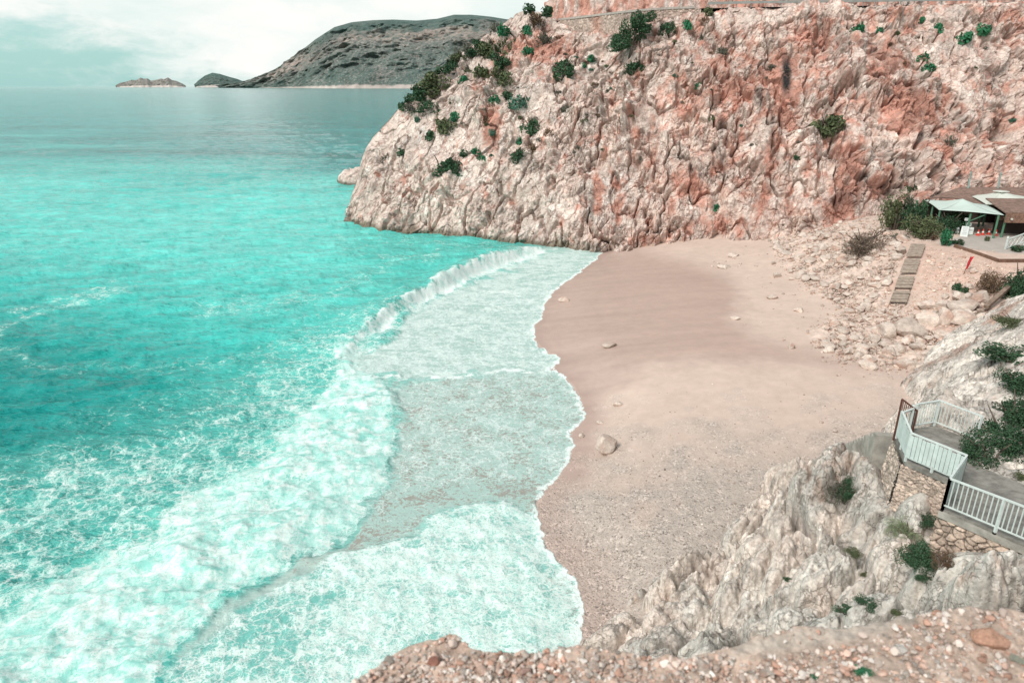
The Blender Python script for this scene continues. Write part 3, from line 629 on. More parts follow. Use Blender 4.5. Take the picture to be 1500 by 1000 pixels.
# road ledge, retaining wall, guard rail and the upper cliff
def build_road():
    prof = [(806, 30, 119), (840, 27, 113.5), (890, 21, 110), (940, 15.5, 108), (1000, 12, 106.8), (1100, 9.5, 105.6), (1210, 8.0, 104.6), (1300, 6.8, 104.2), (1400, 5.6, 103.5), (1510, 4, 102.5), (1680, 0, 101.5), (1960, -8, 99.5)]
    e = spline([aty(u, v + 1.5, y) for u, v, y in prof], 10)
    sb = np.array([0, 6.5, .05])
    V = np.concatenate([e, e + sb]); n = len(e); F = np.stack([np.arange(n - 1), np.arange(1, n), n + np.arange(1, n), n + np.arange(n - 1)], 1)
    o = mesh_np('road', V, F, simple('asphalt', (.11, .10, .10), .9, .2, 2)); tag(o, 'cliff road above the beach', None, None, 'structure')
    # masonry retaining wall below the western bend
    tp = e[5:44]; hgt = np.interp(np.arange(len(tp)), [0, 4, 14, 24, 34, 38], [1.2, 2.6, 3.4, 3.0, 1.4, .7])
    rows = 40; ss = np.linspace(0, len(tp) - 1, 420); tx = np.stack([np.interp(ss, np.arange(len(tp)), tp[:, k]) for k in range(3)], 1); hh = np.interp(ss, np.arange(len(tp)), hgt)
    dirn = np.gradient(tx, axis=0); nrm = np.stack([dirn[:, 1], -dirn[:, 0], 0 * dirn[:, 0]], 1); nrm /= np.linalg.norm(nrm, axis=1)[:, None]; nrm = np.where((nrm[:, 1] > 0)[:, None], -nrm, nrm)
    a = np.linspace(0, 1, rows)[:, None]
    W = tx[None] + nrm[None] * (.35 + .25 * a)[..., None]; W[..., 2] = tx[None, :, 2] - .02 - a * (hh[None] + 1.2)
    q = W.reshape(-1, 3); F1, F2, ID, DV = worley(q / np.array([.42, .42, .30]), 77); st = (ID & np.uint32(255)) / 255.
    q = q + np.repeat(nrm[None], rows, 0).reshape(-1, 3) * (.10 * sstep(0, .2, F2 - F1) + .06 * st)[:, None]
    cc = np.array([.60, .47, .40]) * (.75 + .4 * st)[:, None]; cc = cc + (np.array([.42, .31, .26]) - cc) * (1 - sstep(.02, .14, F2 - F1))[:, None]
    U, _, _ = proj(q); rs = np.exp(-((U - 874) / 7) ** 2); cc = cc + (np.array([.62, .26, .19]) - cc) * (rs * .5)[:, None]
    o = mesh_np('retaining_wall', q, grid_faces(rows, len(ss)), ROCKM, colors=cc)
    cap = MB()
    for i in range(0, len(tx) - 12, 12): cap.bar(tx[i] + nrm[i] * .3 + (0, 0, .12), tx[i + 12] + nrm[i + 12] * .3 + (0, 0, .12), .5, .28)
    cap.build('coping', simple('grey_coping', (.42, .37, .33), .9, .2), o)
    tag(o, 'long stone retaining wall under the cliff road', 'wall')
    # guard rail
    gm = simple('galvanised_rail', (.33, .33, .31), .5, .15, 2, metal=.3); root = empty('guard_rail', e[44]); off = Vector(e[44])
    rl, ps = MB(), MB()
    pts = [Vector(p) + Vector((0, -.05, .62)) - off for p in e[44:]]
    for i in range(len(pts) - 1): rl.bar(pts[i], pts[i + 1], .08, .32)
    rl.build('rail', gm, root)
    for i in range(0, len(pts), 2): pm = MB(); pm.box(pts[i] + Vector((0, .1, -.35)), (.1, .1, .75)); pm.build('post', gm, root)
    tag(root, 'grey metal guard rail along the cliff road edge', 'guard rail')
    # upper cliff
    up = []
    for i, p in enumerate(e[::8]):
        f = p + np.array([0, 6.3, -.6]); up.append((f, f + np.array([2 + (0 if i else 3), 9, 24 - (10 if i == 0 else 0)]), 1.25, f + np.array([6, 30, 26])))
    f0 = up[0][0]; up = [(f0 + np.array([3., 26, 0]), f0 + np.array([8., 30, 20]), 1.2, f0 + np.array([14., 44, 20])), (f0 + np.array([.2, 7, 0]), f0 + np.array([4., 12, 20]), 1.2, f0 + np.array([12., 40, 20]))] + up
    ns, nv = 700, 130; P, T = loft(up, ns, nv, 1, 10); n = gnormal(P); n = -n if (n @ np.array([-.3, -1, .4])).mean() < 0 else n
    fl = P.reshape(-1, 3); d, cr, rnd = rock_relief(fl, 300, .8); Q = fl + n.reshape(-1, 3) * (d * .8)[:, None]
    U, V, _ = proj(fl); c, _, _ = rock_paint(fl, U, V, 320, 1., False)
    tr = sstep(-.25, .35, fbm(np.stack([fl[:, 0] / 1.5, fl[:, 1] / 1.5, fl[:, 2] / 8], 1), 4, 325) + .12); c = c + (np.array([.56, .25, .18]) - c) * (tr * .8)[:, None]
    o = mesh_np('upper_cliff', Q, grid_faces(Q.shape[0] // ns, ns), ROCKM, colors=c); tag(o, 'red streaked rock face above the cliff road', None, None, 'structure')
    return e
ROAD = build_road()
# low ledge of rock at the waterline beyond the point, and the dark scrubby spur at the road bend
def rock_lump(name, mat, C, rad, seed, label, res=90, k=.5, paint=None, cat='rock'):
    a = np.linspace(0, 2 * math.pi, res * 2, endpoint=True); b = np.linspace(-.35, math.pi / 2, res)
    A, B = np.meshgrid(a, b); P = np.stack([np.cos(A) * np.cos(B), np.sin(A) * np.cos(B), np.sin(B)], -1).reshape(-1, 3)
    W = P * np.array(rad); q = W + np.array(C); d, cr, rnd = rock_relief(q, seed, k, (3.2, 1.4, .6, .3)); W = W + P * d[:, None]
    U, V, _ = proj(q); c, n1, n2 = rock_paint(q, U, V, seed + 3, .4, False)
    if paint: c = paint(q, c, n1)
    o = mesh_np(name, W, grid_faces(res, res * 2), mat, colors=c); o.location = [float(x) for x in C]
    return tag(o, label, cat) if cat else tag(o, label, None, None, 'structure')
def wetline(q, c, n1):
    return c + (np.array([.13, .105, .08]) - c) * (sstep(1.0, .2, q[:, 2] + n1 * .6) * .85)[:, None]
Cl = atz(511, 266, 0); rock_lump('rock_ledge', ROCKM, (Cl[0] + 4.2, Cl[1] - 1.5, .3), (6.2, 4.5, 3.0), 410, 'low rock ledge in the sea just beyond the cliff point', 80, .7, wetline)

# ================================================================== far headland and islands
def far_land(name, label, sil, Y, depth, z_extra, seed, ns=420, nv=150, kind='structure'):
    sil = np.array(sil, float); us = np.linspace(sil[0, 0], sil[-1, 0], ns); vs = np.interp(us, sil[:, 0], sil[:, 1])
    top = np.array([aty(u, v, Y) for u, v in zip(us, vs)]); top[:, 2] = np.maximum(top[:, 2], .5)
    t = np.concatenate([np.linspace(0, 1, nv), 1 + np.linspace(0, 1, 12)[1:]])
    L = []
    for tt in t:
        P = top.copy()
        if tt <= 1: P[:, 1] = Y - depth * (top[:, 2] / top[:, 2].max()) ** .6 * (1 - tt) - 3; P[:, 2] = -1 + (top[:, 2] + 1) * tt ** .86
        else: P[:, 1] = Y + depth * .6 * (tt - 1); P[:, 2] = top[:, 2] * (1 - (tt - 1) ** 2) - 2 * (tt - 1)
        P[:, 0] = top[:, 0] * P[:, 1] / Y
        L.append(P)
    P = np.array(L).reshape(-1, 3); T = np.repeat(t, ns); H = top[:, 2].max()
    gl = fbm(P / np.array([H * .5, H * .5, H * 1.6]), 5, seed, .55, True) - .35; rl = fbm(P / (H * .10), 4, seed + 3)
    env = np.clip(T * 5, 0, 1) * sstep(1.0, .85, T) + .04
    P[:, 1] -= (gl * H * .38 + rl * H * .035) * env; P[:, 2] += (rl * H * .03 + gl * H * .02) * env * .7
    n0 = fbm(P / (H * .35), 4, seed + 5); n1 = fbm(P / (H * .07), 4, seed + 6); n2 = perlin(P / (H * .018), seed + 7) + .6 * perlin(P / (H * .009), seed + 8)
    return P, T, H, n0, n1, n2, np.repeat(us[None], len(t), 0).ravel(), ns, len(t)
FARM = attr_rock('far_slope', fine=.010, amp=.28, bump=.6, bd=36)
def far_paint(P, T, H, n0, n1, n2, rock_amt, up_green):
    green = np.array([.080, .130, .115]); dark = np.array([.042, .080, .070]); rock = np.array([.38, .325, .295]); soil = np.array([.20, .205, .185])
    c = soil + (rock - soil) * sstep(-.2, .3, n1)[:, None]
    cover = sstep(-.45, .15, n2 + .4 * n1 + .5 * n0 + rock_amt); c = c + (green + (dark - green) * sstep(0, .4, n2)[:, None] - c) * (cover * .9)[:, None]
    c = c + (green - c) * (sstep(.62, .85, T + n0 * .25) * up_green)[:, None]
    return c
P, T, H, n0, n1, n2, us, ns, nr = far_land('h', '', [(322, 125.5), (352, 123), (380, 112), (410, 98), (440, 76), (462, 58), (490, 40), (515, 33), (545, 30), (575, 29), (610, 30.5), (640, 28), (665, 22), (690, 22), (720, 25), (745, 29), (800, 34), (900, 45), (1000, 60)], 9500, 2600, 0, 500)
c = far_paint(P, T, H, n0, n1, n2, .05, .65)
band = np.exp(-((T - .62 + n0 * .25) / .15) ** 2) * sstep(470, 500, us + n0 * 60) ; band = np.maximum(band * .65, np.exp(-((us - 425 + n1 * 10) / 38) ** 2) * np.exp(-((T - .62) / .25) ** 2) * .9)
c = c + (np.array([.40, .315, .275]) * (1 + .45 * n1)[:, None] - c) * (band * sstep(-.25, .25, n1 + n2 * .7 + .12))[:, None]
sh = sstep(.032, .016, T + n1 * .012); c = c + (np.array([.50, .43, .39]) - c) * sh[:, None]
tag(mesh_np('headland', P, grid_faces(nr, ns), FARM, colors=c), 'far scrub covered headland across the bay', None, None, 'structure')
for nm, lb, sil, Y, seed, ra, ug, sb in (('island', 'low bare island left on the horizon', [(170, 125.6), (176, 121.5), (186, 119.5), (193, 117), (199, 117.8), (206, 113.8), (211, 115.6), (216, 115), (221, 118.5), (229, 117), (236, 115.2), (240, 116.2), (246, 113.6), (252, 117.5), (258, 118.6), (268, 123), (272, 125.6)], 14500, 540, -.55, .0, .22),
                           ('islet', 'hump shaped green islet beside the headland', [(286, 123.5), (292, 117), (300, 111), (311, 106.8), (322, 108.5), (335, 112.5), (348, 116), (362, 122), (380, 125)], 12800, 560, .35, .8, .16)):
    P, T, H, n0, n1, n2, us, ns, nr = far_land(nm, lb, sil, Y, 560, 0, seed, 200, 60)
    c = far_paint(P, T, H, n0, n1, n2, ra, ug); sh = sstep(sb, sb * .6, T + n1 * .06); c = c + (np.array([.56, .50, .46]) * (1 + .2 * n1)[:, None] - c) * sh[:, None]  # pale shore rock, lightened further so the colour carries the haze
    tag(mesh_np(nm, P, grid_faces(nr, ns), FARM, colors=c), lb, None, None, 'structure')
# ================================================================== near rock slope, right foreground
NEARM = attr_rock('weathered_limestone', fine=7.5, amp=.36, bump=.8, bd=.05, pits=.5, crack=.50, csc=1.5, cw=.042, ccol=(.17, .14, .115))
NP_ = [tuple(atz(u, v, z)) for u, v, z in (
    (905, 930, .6), (922, 950, 1.4), (985, 848, .6), (1050, 820, 1.0), (1108, 742, 1.1), (1150, 745, 3.7), (1125, 712, 1.2),
    (1000, 920, 2.2), (1060, 950, 3.4), (1060, 880, 3.2), (1130, 820, 4.2), (1200, 742, 6.0), (1250, 720, 7.0), (1315, 705, 7.0), (1345, 748, 6.9), (1270, 770, 6.6), (1200, 850, 5.5), (1150, 920, 5.0), (1250, 900, 6.2),
    (1330, 800, 7.0), (1380, 806, 6.7), (1430, 815, 7.1), (1500, 815, 7.6), (1400, 870, 7.9), (1500, 870, 9.2), (1330, 880, 7.0), (1560, 840, 9.6), (1600, 900, 11.5), (1100, 990, 5.0), (1300, 960, 8.0), (1450, 960, 10.0), (1000, 1000, 3.6))]
NP_ += [tuple(aty(u, v, y)) for u, v, y in ((1350, 552, 38.5), (1400, 570, 29), (1450, 562, 27), (1500, 520, 31), (1500, 458, 40), (1442, 498, 40), (1388, 531, 40.5), (1500, 602, 22.5), (1500, 655, 20.3), (1400, 600, 22.6), (1440, 610, 21.0), (1360, 585, 27), (1345, 590, 33))]
NP_ += [(12.2, 21.2, 7.7), (12.5, 22.6, 6.8), (12.8, 24.2, 5.4), (13.1, 25.8, 4.1), (12.7, 27.2, 2.8), (11.9, 28.0, 1.9), (15.0, 22.6, 7.6), (15.6, 24.8, 6.2), (15.9, 27, 4.0)]
NP_ += [(12.9, 18.2, 8.3), (13.8, 19.2, 8.6), (14.5, 20.4, 8.6), (13.2, 15.6, 8.8), (14.5, 16.2, 9.1), (15.5, 17.8, 9.0), (16.2, 14.2, 9.2), (19, 12.5, 9.6), (15.2, 23.0, 7.4), (17, 25, 6.5), (23.6, 36, 1.2), (21.5, 33.5, .9), (17.5, 30.5, .7), (14.5, 28.5, .9), (26.5, 42.5, 1.4), (31, 45, 3.2), (40, 48, 6.5),
        (22, 18, 12.5), (27, 24, 14), (32, 32, 13), (40, 38, 14), (19.5, 9, 12.5), (28, 10, 18), (13, 9.5, 10.5), (9.5, 11, 7.4), (6.5, 12.5, 4.6), (3.5, 15, 1.6), (2.5, 10, 3.6), (8, 7, 10), (14, 5, 14), (22, 4, 18), (1, 5, 8)]
near_tps = TPS(NP_, .0015)
DECK_Z = 8.9
def near_z(X, Y):
    z = np.clip(near_tps(X, Y), -2, 24); g0 = ground_z(X, Y); h = z - g0 + .25
    return np.where(h > 0, g0 - .25 + h + .62 * (1 - np.exp(-h / .22)) * np.exp(-h / 4.5), g0 - .25 + h * 3)
def build_near():
    th = np.linspace(3, 68, 820) * math.pi / 180; rr = np.exp(np.linspace(math.log(7.5), math.log(62), 800))
    T, RR = np.meshgrid(th, rr); X = (RR * np.sin(T)); Y = (RR * np.cos(T)); nr, nc = RR.shape
    Z = near_z(X.ravel(), Y.ravel()).reshape(nr, nc); P = np.stack([X, Y, Z], -1); n = gnormal(P); n = np.where(n[..., 2:3] < 0, -n, n)
    fl = P.reshape(-1, 3); U, V, _ = proj(fl)
    d, cr, rnd = rock_relief(fl, 600, .95, (3.6, 1.5, .62, .26), .45, 2.2)
    st_ = stretch(fl, (.5, .35, .6), 1.3); wq = np.stack([fbm(fl / .8, 3, 670 + k) for k in range(3)], 1) * .35; st_ = st_ + wq
    pd = 0; e_all = np.ones(len(fl))
    for sz, a, cd, sd_ in ((3.6, .74, .55, 1), (1.35, .62, .24, 2), (.52, .30, .05, 3), (.20, .22, .015, 4)):
        p_, e_, r_ = pillows(st_, sz, 680 + sd_); pd = pd + a * p_ - cd * np.exp(-(e_ / .16) ** 2); e_all = np.minimum(e_all, e_) if sz < 2 else e_all
    d = .08 * d + pd - .45 + .045 * fbm(fl / .25, 3, 690) - .05 * sstep(.22, .5, fbm(fl / .30, 2, 691))
    far = polymask(U, V, [(1300, 600), (1340, 480), (1500, 420), (1700, 380), (1700, 690), (1430, 690), (1420, 610), (1345, 590)], 8)
    # the slope beyond the landing is smoother and cut by long parallel joints
    q2 = stretch(fl, (.75, -.3, .55), 5.5); f2, c2, r2 = facets(q2 + .25 * fbm(fl, 3, 640)[:, None], .62, 650, .8, .5); f3, c3, _ = facets(q2, .26, 651, .7, .5)
    d2 = .7 * f2 + .5 * f3 + .35 * fbm(fl / 4, 3, 655); d = d * (1 - far) + d2 * far; cr = cr * (1 - far) + c3 * far
    # keep level ground under the landing and the walkway
    plat = seg_sd(fl[:, 0], fl[:, 1], PATHPOLY); calm = 1 - sstep(-.9, .1, plat)
    steps = seg_sd(fl[:, 0], fl[:, 1], STAIRPOLY); calm *= 1 - sstep(-.5, .1, steps)
    nd = n.reshape(-1, 3) * .35 + np.array([-.05, -.30, .85]); nd /= np.linalg.norm(nd, axis=1)[:, None]
    Q = fl + nd * (d * (.12 + .88 * calm))[:, None]
    Q[:, 2] = np.where(plat > -.05, np.minimum(Q[:, 2], DECK_Z - .35), Q[:, 2])
    n0 = fbm(fl / 3.5, 4, 661); n1 = fbm(fl / 1.2, 4, 662); n2 = fbm(fl / .35, 4, 663)
    tan = np.array([.68, .585, .515]); grey = np.array([.56, .525, .475]); pale = np.array([.83, .76, .69]); ochre = np.array([.50, .32, .24]); white = np.array([.66, .60, .54])
    c = tan + (grey - tan) * sstep(-.25, .35, n0 + .5 * n1 + (V - 800) / 400 + (U - 1150) / 500)[:, None]
    c = c + (pale - c) * (sstep(.0, .6, n1 + n2 * .6) * .6)[:, None]
    c = c + (ochre - c) * (.55 * sstep(.28, .62, n0 * .6 + n2 * .5 + .12))[:, None]
    c = c + (white * (1 + .3 * n2)[:, None] - c) * (far * .85)[:, None]
    c = c + (np.array([.45, .25, .18]) - c) * (far * sstep(.15, .5, n0 + n2 * .3) * .7 * sstep(620, 560, V))[:, None]
    c = c * (.80 + .36 * rnd)[:, None]
    vn = np.abs(fbm(st_ / .6, 4, 667, .6)); c = c + (np.array([.13, .10, .08]) - c) * (sstep(.05, .01, vn) * .6 * sstep(-.2, .2, n0 + n1))[:, None]
    c = c + (np.array([.10, .095, .085]) - c) * (sstep(.35, .7, n2 + .25 * n1) * .35)[:, None]       # lichen
    keep = Q[:, 2] > -1.2
    F = grid_faces(nr, nc, keep); Q, F, c = compact(Q, F, c)
    o = mesh_np('rock_slope', Q, F, NEARM, colors=c); tag(o, 'weathered grey limestone slope below the landing', None, None, 'structure')
    return Q
# path of the top rail, measured from the photograph: landing corner -> inner corner -> notch -> outer corner -> along the walkway
RA, RB, RC_, RD = [np.array(p) for p in ((12.85, 20.25, 9.0), (12.40, 18.85, 8.95), (13.20, 17.40, 9.0), (11.72, 15.82, 9.2))]
RE = np.array((12.75, 13.35, 9.6))
BK1, BK2, BK3 = np.array((13.75, 20.95, 8.95)), np.array((14.70, 21.25, 8.95)), np.array((15.3, 19.95, 9.0))
PATHPOLY = [tuple(p[:2]) for p in (RA, RB, RC_, RD, RE)] + [(13.6, 11.6), (15.6, 8.6), (18.2, 10.4), (16.2, 13.4), (15.5, 15.8), (15.0, 17.2), (14.45, 18.4), (14.75, 19.4), (15.4, 19.9), (14.75, 21.2), (13.75, 21.0)]
ST0, ST1 = np.array((13.30, 20.75, 8.85)), np.array((14.55, 26.6, 4.6)); ST2 = np.array((12.9, 29.0, 1.75))
sdv = (ST1 - ST0)[:2]; sdv /= np.linalg.norm(sdv); sn_ = np.array([sdv[1], -sdv[0]])
STAIRPOLY = [tuple(ST0[:2] - sn_ * .8), tuple(ST1[:2] - sn_ * .8), tuple(ST2[:2] + (-.8, -.3)), tuple(ST2[:2] + (.9, .6)), tuple(ST1[:2] + sn_ * .9), tuple(ST0[:2] + sn_ * .8)]
NEARV = build_near(); NU, NV_, ND = proj(NEARV)
def on_near(u, v, rad=3):
    m = (np.abs(NU - u) < rad) & (np.abs(NV_ - v) < rad)
    while not m.any(): rad *= 1.6; m = (np.abs(NU - u) < rad) & (np.abs(NV_ - v) < rad)
    idx = np.nonzero(m)[0]; dm = ND[idx].min(); idx = idx[ND[idx] < dm + .5]; return NEARV[idx[np.argmax(NEARV[idx][:, 2])]]

CONC = simple('old_concrete', (.36, .335, .295), .92, .35, 2.2, .4, bscale=14)
CONCD = simple('dark_concrete', (.24, .225, .20), .92, .4, 2.6, .4, bscale=12)
WHITE = simple('white_paint', (.62, .67, .64), .55, .12, 6)
RUST = simple('rusty_red_steel', (.14, .055, .04), .75, .35, 9)
BLACKP = simple('black_post_sleeve', (.018, .017, .017), .6, .2, 6)
def slab(name, poly, z, th, mat, label, kind='structure'):
    mb = MB(); n = len(poly); zs = z if isinstance(z, (list, tuple)) else [z] * n
    mb.v = [(x, y, q) for (x, y), q in zip(poly, zs)] + [(x, y, q - th) for (x, y), q in zip(poly, zs)]
    mb.f = [tuple(range(n)), tuple(range(2 * n - 1, n - 1, -1))] + [(i, (i + 1) % n, n + (i + 1) % n, n + i) for i in range(n)]
    o = mb.build(name, mat); bm = bmesh.new(); bm.from_mesh(o.data); bmesh.ops.recalc_face_normals(bm, faces=bm.faces[:]); bmesh.ops.triangulate(bm, faces=[f for f in bm.faces if len(f.verts) > 4]); bm.to_mesh(o.data); bm.free()
    return tag(o, label, None, None, kind)
zz = [RA[2], RB[2], RC_[2], RD[2], RE[2], 9.8, 10.2, 10.2, 9.8, 9.3, 9.1, 9.0, 9.0, 9.0, 8.95, 8.95]
slab('walkway', PATHPOLY, [q - .0 for q in zz], .17, CONCD, 'weathered grey concrete landing and walkway')
# masonry walls under the path edge: real stones set in mortar
def masonry(name, p0, p1, h0, h1, cell, label, mort, stone, seed, drop=.3, depth=.10, batter=.12, res=.022, parent=None):
    p0, p1 = np.array(p0, float), np.array(p1, float); L = np.linalg.norm((p1 - p0)[:2]); nx = int(L / res); nz = int(max(h0, h1) / res)
    s = np.linspace(0, 1, nx); t = np.linspace(0, 1, nz); S, Tt = np.meshgrid(s, t); d = (p1 - p0); dn = d / np.linalg.norm(d); nrm = np.array([d[1], -d[0], 0]); nrm /= np.linalg.norm(nrm)
    if nrm @ (-p0 * np.array([1, 1, 0])) < 0: nrm = -nrm
    hh = h0 + (h1 - h0) * S; W = p0 + d * S[..., None] + nrm * (batter * Tt)[..., None]; W[..., 2] -= drop + hh * Tt
    q = np.stack([S * L / cell, Tt * hh / (cell * .72), 0 * S + seed * .37], -1).reshape(-1, 3); q[:, :2] += .25 * np.stack([perlin(q * 1.3, seed), perlin(q * 1.3 + 9, seed + 1)], 1)
    i = q.copy(); i[:, 2] = .5; F1, F2, ID, DV = worley(i, seed); st = (ID & np.uint32(255)) / 255.; ed = F2 - F1
    wq = W.reshape(-1, 3); wq = wq + nrm * ((sstep(.02, .22, ed) * (.55 + .45 * st) + .16 * fbm(wq / .12, 3, seed + 3)) * depth)[:, None]
    n1 = fbm(wq / .3, 3, seed + 5)
    c = np.array(stone) * (.72 + .5 * st)[:, None] * (1 + .25 * n1)[:, None]; c = c + (np.array(mort) - c) * (1 - sstep(.03, .12, ed))[:, None]
    back = wq - nrm * .35
    o = mesh_np(name, wq, grid_faces(nz, nx), NEARM, colors=c, parent=parent)
    return tag(o, label, 'wall') if label else o
masonry('stone_wall', RB + (-.02, .1, 0), RC_ + (.05, -.1, 0), 1.9, 1.7, .17, 'pale rubble stone wall carrying the landing with white boarded railing', (.46, .37, .31), (.66, .52, .43), 701, .17, .07)
wl = masonry('stone_wall', RD + (-.04, .04, 0), RE + (.1, -.15, 0), 1.35, 1.2, .27, 'brown stone retaining wall with dark joints under the walkway railing', (.14, .115, .095), (.60, .46, .37), 705, .20, .09)
masonry('return_face', RC_ + (.05, 0, 0), RD + (-.03, 0, 0), 1.7, 1.5, .2, None, (.44, .36, .30), (.62, .50, .42), 709, .18, .07, parent=wl)
masonry('stone_wall', RA + (0, .15, 0), RB + (-.02, .1, 0), 1.3, 1.6, .16, 'short rubble stone wall at the head of the steps', (.46, .37, .31), (.62, .50, .42), 711, .17, .06)
cb = MB(); cb.bar(RD + np.array((-.05, 0, -.12)), RE + np.array((.1, -.2, -.12)), .14, .16); cb.build('concrete_edge', CONC, wl)

def railing(name, pts, h, label, mat, npk, root_at, boards=False, post_every=None, lower=.14, sleeves=False, pick=.022, railw=.055):
    root = empty(name, root_at); O = Vector(root_at); pts = [Vector(p) - O for p in pts]; up = Vector((0, 0, 1))
    tr, br = MB(), MB()
    for a, b in zip(pts, pts[1:]): tr.bar(a + up * h, b + up * h, railw, railw * .8); br.bar(a + up * lower, b + up * lower, railw * .7, railw * .6)
    tr.build('top_rail', mat, root); br.build('bottom_rail', mat, root)
    for k, (a, b) in enumerate(zip(pts, pts[1:])):
        n = npk[k]
        for i in range(1, n):
            p = a.lerp(b, i / n); m = MB(); m.bar(p + up * lower, p + up * (h - .02), pick); m.build('picket', mat, root)
        if boards:
            d = (b - a).normalized(); nn = max(1, int((b - a).length / .125))
            for i in range(nn):
                p, q = a.lerp(b, (i + .06) / nn), a.lerp(b, (i + .94) / nn); m = MB(); wob = random.uniform(-.022, .022)
                sidev = Vector((-d.y, d.x, 0)) * .03
                if sidev.dot(-(p + O)) < 0: sidev = -sidev
                m.bar((p + q) / 2 + sidev + up * (lower + .02 + wob), (p + q) / 2 + sidev + up * (h - .05 + wob), (q - p).length, .012, up=Vector((-d.y, d.x, 0)))
                m.build('board', BOARD, root)
    nodes = list(pts)
    if post_every:
        nodes = []
        for a, b in zip(pts, pts[1:]):
            n = max(1, round((b - a).length / post_every)); nodes += [a.lerp(b, i / n) for i in range(n)]
        nodes.append(pts[-1])
    for p in nodes:
        m = MB(); m.bar(p + up * (-.02), p + up * (h + .01), .06); po = m.build('post', mat, root)
        if sleeves: m = MB(); m.bar(p + up * (-.26), p + up * (.0), .075); m.build('sleeve', BLACKP, po)
    return tag(root, label, 'railing')
BOARD = simple('pale_board', (.56, .64, .61), .6, .14, 3)
railing('railing', [RA, RB, RC_], .98, 'white railing with pale boarded panels around the landing', WHITE, [6, 8], RB, True, .85)
railing('railing', [RC_, RD], .98, 'short white boarded return of railing at the walkway corner', WHITE, [8], RC_, True)
railing('railing', [RD, RD + (RE - RD) * .52, RE], .98, 'white picket railing with black post feet along the walkway', WHITE, [11, 11], RD, False, 1.3, .16, True)
railing('railing', [BK1, BK2, BK3], .95, 'white picket railing along the back of the landing', WHITE, [9, 12], BK2, False, 1.2)
railing('railing', [RA + (.02, .02, 0), RA + (.55, .32, 0), BK1 - (.12, .0, 0)], .92, 'short white railing closing the landing by the rusty gate', WHITE, [3, 3], RA)
# rusty gate with a slanted top
gr = empty('gate', (12.95, 20.55, 8.9)); A, B = Vector((0, 0, 0)), Vector((.66, .12, 0)); fr = MB(); z0, zl, zr = .05, 1.38, .90
fr.bar(A + Vector((0, 0, z0 - .2)), A + Vector((.0, 0, zl)), .05); fr.bar(B + Vector((0, 0, z0)), B + Vector((0, 0, zr)), .045); fr.bar(A + Vector((0, 0, zl)), B + Vector((0, 0, zr)), .05); fr.bar(A + Vector((0, 0, .12)), B + Vector((0, 0, .12)), .04); fr.bar(A + Vector((0, 0, .92)), B + Vector((0, 0, .92)), .035)
fr.build('gate_frame', RUST, gr)
for i in range(1, 9):
    p = A.lerp(B, i / 9); m = MB(); m.bar(p + Vector((0, 0, .12)), p + Vector((0, 0, zl + (zr - zl) * i / 9)), .018); m.build('bar', RUST, gr)
tag(gr, 'rusty brown barred gate with slanted top at the head of the steps', 'gate')
# stairs to the beach
def flight(mb, a, b, w, n, up=.0):
    a, b = Vector(a), Vector(b); d = Vector((b.x - a.x, b.y - a.y, 0)); L = d.length; d.normalize(); rz = math.atan2(d.y, d.x)
    for i in range(n):
        t = (i + .5) / n; z = a.z + (b.z - a.z) * (i + 1) / n; p = a + d * (L * t); h = 1.6
        mb.box((p.x, p.y, z - h / 2 + .09), (L / n + .01 * (i % 2), w + .004 * (i % 2), h), rz)
st = MB(); flight(st, ST0, ST1, 1.55, 22); o1 = st.build('step_flight', CONC); 
st2 = MB(); flight(st2, ST1 + np.array([-.3, .3, 0]), ST2, 1.3, 14); sr = st2.build('staircase', CONC); o1.parent = sr; tag(sr, 'old concrete staircase leading from the landing down to the beach', 'stairs')
LZ = atz(1140, 722, 1.9); ld = MB(); ld.hexa([(x, y, z) for z in (.2, 1.95) for x, y in ((LZ[0] - 1.0, LZ[1] - 1.6), (LZ[0] + .5, LZ[1] - 1.1), (LZ[0] + 1.6, LZ[1] + 1.1), (LZ[0] + .5, LZ[1] + 1.5))])
ld.build('landing', CONC, sr, .05)

# ------------------------------------------------------------------ gravel verge at the photographer's feet
VS = [(440, 1060), (480, 1030), (520, 1003), (560, 975), (610, 949), (640, 936), (655, 925), (668, 924), (680, 934), (692, 943), (720, 948), (760, 951), (800, 951), (850, 948), (900, 955), (960, 958), (1010, 960), (1070, 940), (1150, 925), (1240, 915), (1330, 896), (1370, 889), (1430, 892), (1500, 904), (1560, 915), (1700, 940)]
VZ0 = 17.65
EV = np.array([atz(u, v, VZ0 + .02 * math.sin(u * .02)) for u, v in VS])
def verge_z(X, Y):
    th = np.arctan2(X, Y); r = np.hypot(X, Y); te = np.arctan2(EV[:, 0], EV[:, 1]); re = np.hypot(EV[:, 0], EV[:, 1])
    rr = np.interp(th, te, re); d = r - rr
    p = np.stack([X, Y, X * 0], 1)
    inside = VZ0 - .10 * np.clip(-d, 0, 3) + .05 * fbm(p / .5, 3, 801) * sstep(0, -.25, d)
    return np.where(d < 0, inside, VZ0 - 2.6 * d ** 1.15 - .05 * (d > 0)), d
